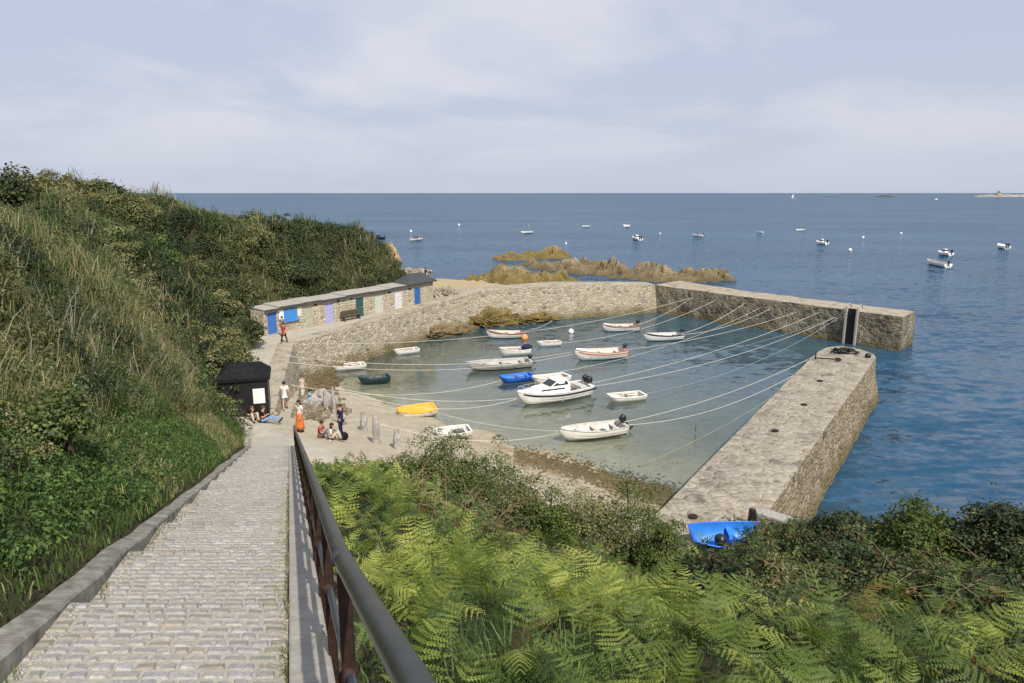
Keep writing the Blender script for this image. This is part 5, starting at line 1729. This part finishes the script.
class Leaves:
    """gathers leaf rhombi (two triangles folded at the midrib) and grass blades"""
    def __init__(s):
        s.V, s.T, s.C, s.n = [], [], [], 0

    def put(s, V, T, C):
        s.V.append(V.reshape(-1, 3)); s.T.append(T.reshape(-1, 3) + s.n); s.C.append(C.reshape(-1, 3)); s.n += len(s.V[-1])

    def leaves(s, P, size, nrm, col, aspect=0.62, fold=0.25):
        n = len(P)
        if n == 0: return
        rv = rng.normal(size=(n, 3))
        d = unit(np.cross(nrm, rv)); sd = np.cross(nrm, d)
        L = size[:, None]
        base = P - d * L * .5; tip = P + d * L * .5 - nrm * L * fold * .4
        l = P + sd * L * aspect * .5 - d * L * .08 + nrm * L * fold * .3; r = P - sd * L * aspect * .5 - d * L * .08 + nrm * L * fold * .3
        V = np.stack([base, l, tip, r], 1)
        i = np.arange(n)[:, None] * 4
        T = np.concatenate([i + np.array([0, 1, 2]), i + np.array([0, 2, 3])], 1).reshape(-1, 3)
        s.put(V, T, np.repeat(col[:, None, :], 4, 1))

    def blades(s, P, length, col, width=0.012, lean=0.5, dirs=None):
        n = len(P)
        if n == 0: return
        a = rng.uniform(0, 2 * np.pi, n) if dirs is None else dirs
        h = np.stack([np.cos(a), np.sin(a), np.zeros(n)], 1)
        sd = np.stack([-np.sin(a), np.cos(a), np.zeros(n)], 1)
        yaw = rng.uniform(0, 2 * np.pi, n)[:, None]
        sd = sd * np.cos(yaw) + h * np.sin(yaw) * .7
        ln = (rng.uniform(.2, 1.0, n) * lean)[:, None]
        L = length[:, None]; W = (width if np.ndim(width) == 0 else width[:, None])
        up = np.array([0, 0, 1.0])
        m = P + (up * .55 + h * ln * .22) * L
        q = P + (up * (.85) + h * ln * .55) * L
        t = P + (up * (1.0 - .25 * ln) + h * ln * .95) * L
        V = np.stack([P - sd * W, P + sd * W, m - sd * W * .85, m + sd * W * .85, q - sd * W * .5, q + sd * W * .5, t], 1)
        i = np.arange(n)[:, None] * 7
        T = np.concatenate([i + np.array(f) for f in ((0, 1, 3), (0, 3, 2), (2, 3, 5), (2, 5, 4), (4, 5, 6))], 1).reshape(-1, 3)
        s.put(V, T, np.repeat(col[:, None, :], 7, 1))

    def clumps(s, Cc, rad, per, lsize, col, var=0.25, flat=0.75, aspect=0.62, inner=0.25):
        """Cc (n,3) clump centres, rad (n,), per leaves each; leaves sit on the upper shell of each clump"""
        n = len(Cc)
        if n == 0: return
        d = unit(rng.normal(size=(n, per, 3))); d[..., 2] = np.where(d[..., 2] < -0.2, -d[..., 2], d[..., 2])
        rr = rad[:, None] * (1 - inner * rng.random((n, per)) ** 1.5) * (0.85 + 0.3 * rng.random((n, per)))
        P = Cc[:, None, :] + d * rr[..., None] * np.array([1, 1, flat])
        nm = unit(d + rng.normal(size=d.shape) * .45 + np.array([0, 0, .35]))
        sz = (lsize[:, None] if np.ndim(lsize) else lsize) * rng.uniform(.6, 1.35, (n, per))
        g = 1 + var * rng.normal(size=(n, per, 1))
        hue = rng.normal(size=(n, per, 1)) * .12
        cc = np.clip(col[:, None, :] * np.clip(g, .45, 1.8) * np.concatenate([1 + hue, 1 + hue * .25, 1 - hue * .5], -1), .004, .7)
        s.leaves(P.reshape(-1, 3), sz.reshape(-1), nm.reshape(-1, 3), cc.reshape(-1, 3), aspect)

    def build(s, name, mat, parent=None):
        return np_mesh(name, np.concatenate(s.V), np.concatenate(s.T), mat, np.concatenate(s.C), False, parent)


def near_view(P, margin=0.35):
    """drop what lies far outside the wide surroundings of the view (keeps a generous border)"""
    y = np.maximum(P[:, 1], .3)
    return (np.abs(P[:, 0]) / (y + 1.5) < 0.73 + margin) & (P[:, 1] > 0.4)


def pal(cols, k, jit=0.12):
    cols = np.array(cols)
    k = np.clip(k, 0, .9999) * (len(cols) - 1)
    i = k.astype(int); f = (k - i)[:, None]
    c = cols[i] * (1 - f) + cols[np.minimum(i + 1, len(cols) - 1)] * f
    return np.clip(c * (1 + jit * rng.normal(size=(len(k), 1))), .005, .8)


OLIVE = [(.052, .068, .032), (.105, .122, .052), (.160, .170, .072), (.215, .208, .090), (.26, .235, .115)]
GREEN = [(.030, .060, .018), (.055, .10, .025), (.085, .145, .035), (.12, .18, .045)]
STRAW = [(.12, .13, .05), (.19, .18, .08), (.28, .25, .14), (.36, .31, .19)]
DARK = [(.028, .044, .021), (.048, .068, .030), (.078, .098, .042), (.13, .14, .057)]


def hill_points(n, y0, y1, v0, v1):
    y = rng.uniform(y0, y1, n); v = rng.uniform(v0, v1, n)
    x = np.interp(y, FOOT_Y, FOOT_X) - v
    z = terrain(x, y)
    P = np.stack([x, y, z], 1)
    return P[near_view(P)]


def mound(P, amp=1.5):
    v = hill_v(P[:, 0], P[:, 1])
    m = np.clip(fbm(P[:, 0] * .42, P[:, 1] * .42, 91, 3) - .38, 0, 1) * 3.6
    lim = np.where(P[:, 1] < 31, sstep(1.4, 3.4, v), sstep(0.0, 0.9, v))
    return amp * m * lim


hl = Leaves()
for (y0, y1, v0, v1, n, r, per, ls, amp) in ((0.5, 9, 1.2, 9, 2100, .24, 120, .048, 1.2), (9, 20, 1.8, 14, 2900, .33, 105, .066, 1.5), (20, 36, 1.8, 18, 3000, .44, 95, .095, 1.2),
                                            (33, 62, .3, 20, 2900, .58, 85, .135, 1.4), (56, 98, .1, 16, 2500, .72, 80, .175, .9), (40, 100, 14, 45, 1700, .75, 60, .26, .6)):
    P = hill_points(n, y0, y1, v0, v1)
    if y1 > 90: P = P[P[:, 1] < 85.5]
    if y0 in (20, 33): P = P[~((P[:, 1] > 34.2) & (P[:, 1] < 38.6) & (P[:, 0] > -15.9))]
    if y0 in (33, 56):
        a_ = (P[:, 0] - RS.x) * RDv.x + (P[:, 1] - RS.y) * RDv.y; b_ = -(P[:, 0] - RS.x) * RDv.y + (P[:, 1] - RS.y) * RDv.x
        P = P[~((a_ > -.8) & (a_ < 24) & (b_ < 3.1) & (b_ > -1))]
    zone = fbm(P[:, 0] * .28 + 3, P[:, 1] * .2, 61, 4)
    dark = fbm(P[:, 0] * .5 + 9, P[:, 1] * .5, 67, 3)
    Pm = P.copy(); Pm[:, 2] += mound(P, amp) * rng.uniform(.55, 1.0, len(P)) + r * .1
    k = np.clip((zone - .3) * 1.7 + (rng.random(len(P)) - .5) * .5, 0, 1)
    c = np.where((dark > .5)[:, None], pal(DARK, k), pal(OLIVE, k))
    if y0 >= 56: c = pal(DARK, np.clip(k * 1.2, 0, 1))
    hl.clumps(Pm, r * rng.uniform(.6, 1.4, len(P)), per, np.full(len(P), ls), c, .3)
# green herbs and grass close to the kerb
P = hill_points(2600, 1.0, 22, .25, 2.6)
P = P[hill_v(P[:, 0], P[:, 1]) > .45]
hl.clumps(P + np.array([0, 0, .02]), .15 * rng.uniform(.6, 1.5, len(P)), 34, np.full(len(P), .06), pal(GREEN, rng.random(len(P))), .25, .9)
tag(hl.build('hillside_scrub', M['leaf']), 'dense olive and dark green bramble scrub covering the hillside left of the steps', 'scrub', kind='stuff')
hg = Leaves()
for (y0, y1, v0, v1, n, L, wd) in ((.8, 10, .15, 7, 34000, .45, .0055), (9, 24, .2, 12, 60000, .60, .009), (22, 36, .3, 14, 42000, .75, .014), (36, 80, 2, 20, 22000, .9, .028)):
    P = hill_points(n, y0, y1, v0, v1)
    v = hill_v(P[:, 0], P[:, 1])
    dry = fbm(P[:, 0] * .3 + 40, P[:, 1] * .22, 131, 4) + .22 * np.exp(-((v - 3.2) / 1.8) ** 2) * sstep(6, 10, P[:, 1]) - .12 * sstep(1.6, .6, v)
    keep = (rng.random(len(P)) < np.clip((dry - .38) * 6, .16, 1)) | (v < 1.8)
    P, v, dry = P[keep], v[keep], dry[keep]
    straw = rng.random(len(P)) < np.clip((dry - .46) * 5, .12, .75)
    c = np.where(straw[:, None], pal(STRAW, rng.random(len(P))), pal(GREEN, rng.random(len(P))))
    P = P + np.stack([np.zeros(len(P)), np.zeros(len(P)), mound(P) * rng.uniform(.3, 1.0, len(P))], 1)
    hg.blades(P, L * rng.uniform(.4, 1.25, len(P)) * np.where(v < 1.6, .38, 1), c, wd, .9)
tag(hg.build('hillside_grass', M['leaf']), 'green and straw coloured grass growing through the hillside scrub', 'grass', kind='stuff')
# bare pale stalks and thin dead stems on the hill
m = MB()
for k in range(1500):
    y = random.uniform(5, 44); v = random.uniform(2.2, 13)
    x = float(np.interp(y, FOOT_Y, FOOT_X)) - v
    p = Vector((x, y, gz(x, y) + random.uniform(.2, .9)))
    q = Vector((random.uniform(-.5, .5), random.uniform(-.4, .4), random.uniform(.5, 1.1))) * random.uniform(.6, 1.3)
    m.tube([p, p + q * .5 + Vector((random.uniform(-.08, .08), 0, .05)), p + q], [.004 + y * .0003, .0035 + y * .00025, .002], 4, False)
M['stalk'] = simple('dry_stalk', (0.22, 0.195, 0.16), (0.36, 0.33, 0.28), 12.0)
tag(m.build('dry_stalks', M['stalk'], None, False), 'thin bare dead stems standing among the hillside scrub', 'stalks', kind='stuff')


def shrub(loc, rad, label, cols, n=46, per=70, ls=.12, cat='shrub', name='shrub', group=None, stems=7, tall=1.0, aspect=.62, grow=0.62):
    t = thing(name, label, cat, loc, random.uniform(0, 6), group)
    lv = Leaves()
    rx, ry, rz_ = rad
    d = unit(rng.normal(size=(n, 3))); d[:, 2] = np.abs(d[:, 2])
    rr = rng.random(n) ** .4
    Cc = d * rr[:, None] * np.array([rx, ry, rz_]) * .85 * (.75 + .5 * rng.random((n, 1)))
    Cc[:, 2] = Cc[:, 2] * tall + .15 * rz_
    cr = (rx + ry) / 2 * .30 * rng.uniform(.6, 1.35, n)
    lv.clumps(Cc, cr, per, np.full(n, ls), pal(cols, rng.random(n)), .28, .8, aspect)
    # stray sprigs break the outline
    q = rng.integers(0, n, n * 6)
    Ps = Cc[q] * (1.05 + .22 * rng.random((len(q), 1))) + rng.normal(size=(len(q), 3)) * cr[q][:, None] * .5
    lv.leaves(Ps, np.full(len(q), ls * .9), unit(rng.normal(size=(len(q), 3)) + np.array([0, 0, .6])), pal(cols, rng.random(len(q))), aspect)
    lv.build('foliage', M['leaf'], t)
    st = MB()
    for k in range(stems):
        e = Vector(Cc[random.randrange(n)])
        st.tube([(random.uniform(-.1, .1), random.uniform(-.1, .1), -.4), (e.x * .35, e.y * .35, e.z * .5), tuple(e)], [.05 * rx ** .5, .035 * rx ** .5, .012], 6, False)
    st.build('stems', M['bark'], t)
    return t


def on_hill(px, py_top, y):
    """ground point on the sight line column px at distance y"""
    d = ray(px, py_top); x = d.x / d.y * y
    top = CAMZ + d.z / d.y * y
    g = gz(x, y)
    return Vector((x, y, g)), max(top - g, .6)


LEAFPALE = [(.10, .10, .04), (.16, .15, .07), (.22, .20, .10)]
GORSE = [(.05, .07, .02), (.10, .11, .03), (.30, .26, .03)]
for (px, pt, y, rx, cols, lab, ls) in ((2, 167, 48, 2.6, DARK, 'dark rounded bush on the skyline at the far left', .26), (17, 182, 34, 1.2, GORSE, 'yellow flecked gorse bush below the skyline at the far left', .16),
                                  (50, 171, 58, 3.2, LEAFPALE, 'pale topped bush, tallest on the skyline', .28), (27, 176, 60, 2.6, DARK, 'dark bush left of the pale topped one on the skyline', .28),
                                  (92, 182, 62, 2.8, DARK, 'dark low bush right of the pale topped one on the skyline', .28), (112, 184, 66, 2.0, DARK, 'last small dark bush on the skyline where the sea begins', .26),
                                  (140, 192, 50, 3.0, GREEN, 'broad green bush on the brow below the skyline bushes', .2), (205, 198, 58, 2.2, OLIVE, 'ragged olive bush against the sea at the middle of the brow', .18),
                                  (250, 202, 66, 2.4, OLIVE, 'ragged olive bush against the sea toward the brow end', .18), (280, 212, 70, 2.0, DARK, 'dark bush where the brow drops to the cabins', .18)):
    g_, hgt = on_hill(px, pt, y)
    shrub(g_, (rx, rx * .8, min(hgt, 2.7) * .85), lab, cols, 54, 60, ls, group='bushes along the brow of the hill')
for (px, pt, y, rx, hmul, cols, lab, ls) in ((228, 300, 43.5, 1.5, .62, OLIVE, 'big bush overhanging the black hut', .15), (216, 330, 38.5, 1.3, .9, OLIVE, 'tall bush behind the left of the black hut', .14),
                                       (246, 300, 53.0, 1.5, .75, DARK, 'dark bush beside the sky blue cabin door', .15), (335, 258, 76, 2.8, .8, DARK, 'dark bush on the slope above the lilac door', .22),
                                       (366, 250, 85, 2.8, .8, DARK, 'dark bush near the headland end', .24), (296, 262, 67, 2.6, .7, DARK, 'dark bush on the slope above the hatch cabin', .22)):
    g_, hgt = on_hill(px, pt, y)
    shrub(g_, (rx, rx * .85, hgt * hmul), lab, cols, 70, 66, ls, group='bushes on the slope above the quay')
g_, hgt = on_hill(58, 372, 9.0)
shrub(g_ + Vector((0, 0, .3)), (.6, .5, .65), 'broad leaved sapling with pale green leaves low on the hillside', [(.07, .10, .03), (.10, .135, .045), (.14, .17, .055)], 40, 60, .06, 'sapling', 'sapling', None, 6, 1.0, .9)
c = Vector((-15.2, 36.0, 3.2))
shrub(c, (1.0, .9, 1.9), 'upright leafy bush hiding the left wall of the black hut', OLIVE, 50, 60, .12, group='bushes on the slope above the quay')
c = Vector((-15.7, 34.4, 3.4))
shrub(c, (1.1, .9, .9), 'low grassy bush at the front left of the black hut', GREEN, 44, 60, .09, group='bushes on the slope above the quay')


# ------------------------------------------------------------------ bracken
def frond_template(pairs, pinn, seed, broad=.34):
    r_ = np.random.default_rng(seed)
    L = 1.0
    ns = 24
    el = np.linspace(r_.uniform(.75, 1.25), r_.uniform(-.6, .2), ns)
    dx, dz = np.cos(el) / ns, np.sin(el) / ns
    rx, rz_ = np.concatenate([[0], np.cumsum(dx)]), np.concatenate([[0], np.cumsum(dz)])
    bend = r_.normal() * .12
    def rach(s_):
        x = np.interp(s_, np.linspace(0, 1, ns + 1), rx); z = np.interp(s_, np.linspace(0, 1, ns + 1), rz_)
        return np.array([x, bend * s_ * s_, z])
    V, T, C = [], [], []
    def rhomb(b, d, sd, ln, wd, shade, wf=.45):
        i = len(V)
        V.extend([b, b + d * ln * wf + sd * wd * .5, b + d * ln, b + d * ln * wf - sd * wd * .5])
        T.extend([(i, i + 1, i + 2), (i, i + 2, i + 3)])
        C.extend([shade] * 4)
    for k in range(pairs):
        s_ = .04 + .95 * (k / pairs)
        p = rach(s_); p2 = rach(min(s_ + .03, 1)); tg = (p2 - p) / np.linalg.norm(p2 - p)
        side = np.array([0, 1., 0]); nm = np.cross(tg, side)
        plen = broad * (1 - s_) ** .72 * (.92 + .16 * r_.random()) * (min(1, .72 + s_ * 3))
        sp = .95 / pairs
        for sg in (1, -1):
            a = .35 + .35 * s_
            d = side * sg * math.cos(a) + tg * math.sin(a)
            d = d - nm * .0 + np.array([0, 0, -.16 - .1 * r_.random()]); d /= np.linalg.norm(d)
            perp = np.cross(nm, d); perp /= np.linalg.norm(perp)
            sh = 1 + .13 * r_.normal()
            if r_.random() < .06: continue
            d = d + np.array([0, 0, .10 * r_.normal()]) + tg * .12 * r_.normal(); 
            if pinn == 0:
                rhomb(p, d, perp, plen, sp * .85, sh); continue
            for q in range(pinn):
                f = (q + .3) / pinn
                b = p + d * plen * f + np.array([0, 0, -.22 * plen * f * f]) + tg * .16 * plen * f * f
                pl_ = min(max(.20 * plen * (1 - f) ** .6, .012), sp * .50)
                wq = plen / pinn * 1.05
                for s2 in (1, -1):
                    dd = perp * s2 * .85 + d * .55 + nm * -.12 * s2 * 0 + np.array([0, 0, -.1]); dd /= np.linalg.norm(dd)
                    rhomb(b, dd, d, pl_, wq, sh * (1.0 + .06 * r_.normal()), .2)
    return np.array(V), np.array(T), np.array(C)


NEAR_T = [frond_template(14, 8, 100 + k) for k in range(8)]
MID_T = [frond_template(12, 4, 200 + k) for k in range(6)]
FAR_T = [frond_template(10, 0, 300 + k) for k in range(5)]


def bank_z(x, y):
    return terrain(x, y)


def wild_zone(x, y):
    """0 = pure bracken, 1 = bramble scrub"""
    n = fbm(x * .5, y * .5, 171, 3) - .5
    a = sstep(-.35, .35, (y - (11.0 + .25 * x)) * .22 + n * 1.6) * sstep(-.18, -.11, x / np.maximum(y, 1) + n * .12)
    b = sstep(-.3, .3, (x - (.30 * y + .9)) * .35 + n * 1.1) * sstep(5.0, 7.0, y + n * 2)
    return np.maximum(a, b)


FERN = [(.050, .090, .022), (.120, .175, .036), (.225, .275, .055), (.37, .40, .095)]
fl_ = Leaves()
stp = MB()


def add_fronds(n, tpl, dmin, dmax, wild, scale=(.36, .80)):
    y = rng.uniform(.9, 31, n); u = rng.uniform(.62, 26, n)
    x = xr_(y) + u
    d = np.hypot(x, y)
    wz = wild_zone(x, y)
    k = (d > dmin) & (d < dmax) & (rng.random(n) < (wz * .6 if wild else (1 - wz)))
    z = bank_z(x, y)
    k &= (z > np.maximum(beach_s(x, y) * -.25, 0) + .35) & near_view(np.stack([x, y, z], 1)) & (z > 2.6)
    x, y, z, d = x[k], y[k], z[k], d[k]
    n = len(x)
    order = rng.integers(0, len(tpl), n)
    stip = rng.uniform(.28, .72, n) * (1 if not wild else 1.1)
    stip = np.where(u[k] < 1.3, stip * .6, stip)
    S = rng.uniform(*scale, n)
    # fronds lean a little downhill and towards the light
    yaw = rng.uniform(0, 2 * np.pi, n)
    yaw = np.where(rng.random(n) < .35, rng.normal(-1.4, .9, n), yaw)
    pit = rng.normal(0, .32, n)
    tone = np.clip(fbm(x * .7, y * .7, 181, 3) * 1.5 - .3 + rng.normal(0, .30, n), 0, 1)
    if wild: tone = np.clip(tone - .35, 0, 1)
    colr = pal(FERN, tone, .1)
    dead = rng.random(n) < (.10 if wild else .02)
    colr[dead] = np.array([.20, .12, .05]) * rng.uniform(.6, 1.3, (dead.sum(), 1))
    for t in range(len(tpl)):
        ii = np.nonzero(order == t)[0]
        if len(ii) == 0: continue
        V, T, C = tpl[t]
        s_ = S[ii][:, None]
        vx, vy, vz = V[:, 0][None] * s_, V[:, 1][None] * s_ * 1.0, V[:, 2][None] * s_
        cp, sp_ = np.cos(pit[ii])[:, None], np.sin(pit[ii])[:, None]
        vx, vz = vx * cp + vz * sp_, -vx * sp_ + vz * cp
        cy, sy = np.cos(yaw[ii])[:, None], np.sin(yaw[ii])[:, None]
        X = vx * cy - vy * sy + x[ii][:, None]; Y = vx * sy + vy * cy + y[ii][:, None]; Z = vz + (z[ii] + stip[ii])[:, None]
        VV = np.stack([X, Y, Z], -1)
        TTT = (T[None] + (np.arange(len(ii)) * len(V))[:, None, None])
        CC = np.clip(colr[ii][:, None, :] * C[None, :, None], .004, .8)
        fl_.put(VV, TTT, CC)
    return x, y, z, stip


st = [add_fronds(13000, NEAR_T, 2.3, 8.0, False), add_fronds(8500, NEAR_T, 3.0, 9.5, True), add_fronds(10500, MID_T, 8.0, 16, False), add_fronds(8500, MID_T, 9.5, 17, True),
      add_fronds(13000, FAR_T, 16, 40, False), add_fronds(9000, FAR_T, 17, 40, True)]
P = np.concatenate([np.stack([a, b, c], 1) for a, b, c, _ in st[:4]]); H_ = np.concatenate([q for *_, q in st[:4]])
fl_.blades(P, H_ * 1.15, pal([(.06, .09, .02), (.12, .13, .04)], rng.random(len(P))), .005, .25)
tag(fl_.build('bracken', M['fern']), 'bright green bracken fronds covering the bank right of the railing', 'bracken', kind='stuff')

# bramble and mixed undergrowth of the bank
ub = Leaves()
n = 21000
y = rng.uniform(1.0, 32, n); u = rng.uniform(.6, 30, n); x = xr_(y) + u
wz = wild_zone(x, y); z = bank_z(x, y); d = np.hypot(x, y)
k = near_view(np.stack([x, y, z], 1)) & (z > np.maximum(beach_s(x, y) * -.25, 0) + .3) & (z > 2.3) & (rng.random(n) < np.where(wz > .5, 1, .35)) & (d > 1.8)
x, y, z, wz, d = x[k], y[k], z[k], wz[k], d[k]
hh_ = np.where(wz > .5, np.clip(fbm(x * .55, y * .55, 191, 3) - .3, 0, 1) * 1.9, .10) * rng.uniform(.4, 1, len(x)) * np.where(d < 5, .6, 1)
tone = np.clip(fbm(x * .6, y * .6, 195, 3) * 1.6 - .4 + rng.normal(0, .2, len(x)), 0, 1)
c = np.where((wz > .5)[:, None], np.where((x > 1.5)[:, None], pal(DARK, tone), pal(OLIVE, tone * .8)), pal(DARK, tone * .6))  # leaf colour under the bracken darkened to deepen the shaded gaps
bramble = rng.random(len(x)) < .07
c[bramble] = np.array([.19, .10, .045]) * rng.uniform(.6, 1.3, (bramble.sum(), 1))
Cc = np.stack([x, y, z + hh_], 1)
for lo, hi, r, per, ls in ((0, 8, .16, 26, .055), (8, 15, .24, 30, .075), (15, 60, .36, 34, .12)):
    q = (d >= lo) & (d < hi)
    ub.clumps(Cc[q], r * rng.uniform(.6, 1.5, q.sum()), per, np.full(q.sum(), ls), c[q], .3, .85)
# long grass tuft in the foreground and blades through the bracken
for (cx, cy, n_, sp_, L) in ((0.05, 3.9, 420, .26, .62), (.55, 4.1, 260, .25, .6), (-0.5, 3.8, 60, .2, .45), (3.0, 6.3, 160, .6, .7), (-1.2, 8.4, 140, .4, .7)):
    x = cx + rng.normal(size=n_) * sp_; y = cy + rng.normal(size=n_) * sp_ * .6
    z = bank_z(x, y)
    ub.blades(np.stack([x, y, z], 1), L * rng.uniform(.6, 1.3, n_), pal([(.045, .085, .022), (.08, .13, .04), (.13, .18, .06)], rng.random(n_)), .007, .9)
# grass that grows in the joints along the steps
y = 1.2 + 16 * rng.random(2600) ** 1.4; x = np.where(rng.random(2600) < .6, xr_(y) - .012 + rng.normal(size=2600) * .014, xl_(y) + .03 + np.abs(rng.normal(size=2600)) * .04)
k = fbm(y * 1.6, x * 0 + 2, 199, 3) + .1 * (x > xr_(y) - .1) > .5
x, y = x[k], y[k]
z = np.array([tread_z(int((b - Y0) / TL), ((b - Y0) % TL) / TL) for b in y])
ub.blades(np.stack([x, y, z], 1), rng.uniform(.03, .11, len(x)), pal([(.07, .11, .03), (.13, .15, .05), (.2, .18, .08)], rng.random(len(x))), .0035, .9)
tag(ub.build('bank_undergrowth', M['leaf']), 'bramble leaves and grass growing through the bracken bank', 'undergrowth', kind='stuff')

# dead brown bramble canes
m = MB()
for k in range(210):
    if k < 120:
        y = random.uniform(13, 21); x = -.07 * y - random.uniform(-1.4, 1.4)
    else:
        y = random.uniform(7, 15); x = random.uniform(.34, .75) * y
    p = Vector((x, y, gz(x, y) + random.uniform(.3, 1.1)))
    a = random.uniform(0, 6.28); q = Vector((math.cos(a), math.sin(a), random.uniform(-.1, .8))) * random.uniform(.4, 1.1)
    m.tube([p, p + q * .5 + Vector((0, 0, .12)), p + q], [.007, .006, .003], 4, False)
M['cane'] = simple('dead_cane', (0.15, 0.10, 0.06), (0.30, 0.22, 0.14), 12.0)
tag(m.build('dead_canes', M['cane'], None, False), 'dead brown bramble canes tangled in the bank', 'canes', kind='stuff')


def bank_shrub(px, pt, y, rx, cols, lab, ls=.065, n=130, per=110):
    d_ = ray(px, pt); x = d_.x / d_.y * y; top = CAMZ + d_.z / d_.y * y
    g_ = gz(x, y); h_ = max(top - g_, .5)
    return shrub((x, y, g_), (rx, rx * .8, h_ * .92), lab, cols, n, per, ls, group='shrubs along the lower edge of the bracken bank')


BR = [(.055, .085, .022), (.09, .125, .03), (.14, .165, .045)]
bank_shrub(442, 436, 20, 1.5, BR, 'tall green shrub directly below the sand dinghy')
bank_shrub(405, 462, 19.5, 1.1, BR, 'green shrub on the bank just right of the granite posts')
bank_shrub(486, 446, 20.5, 1.35, BR, 'green shrub in front of the beach, right of the tallest one')
bank_shrub(520, 478, 17.5, 1.25, OLIVE, 'olive shrub with brown canes below the pebble band')
bank_shrub(585, 480, 17.5, 1.35, OLIVE, 'olive shrub in front of the beach end of the pebbles')
bank_shrub(635, 484, 18, 1.35, BR, 'shrub against the left corner of the near pier')
bank_shrub(548, 494, 17, 1.0, BR, 'low shrub between two olive ones below the pebbles')
bank_shrub(664, 518, 16.5, .9, BR, 'small green shrub left of the blue dinghy')
bank_shrub(775, 545, 14.5, .8, OLIVE, 'low shrub in front of the white sack')
bank_shrub(850, 520, 17.5, 1.3, DARK, 'dark shrub below the seaward wall of the near pier', .1)
bank_shrub(925, 512, 16.5, 1.4, BR, 'green shrub at the water edge right of the pier', .1)
bank_shrub(1005, 503, 15.5, 1.4, DARK, 'dark shrub at the right edge against the water', .1)
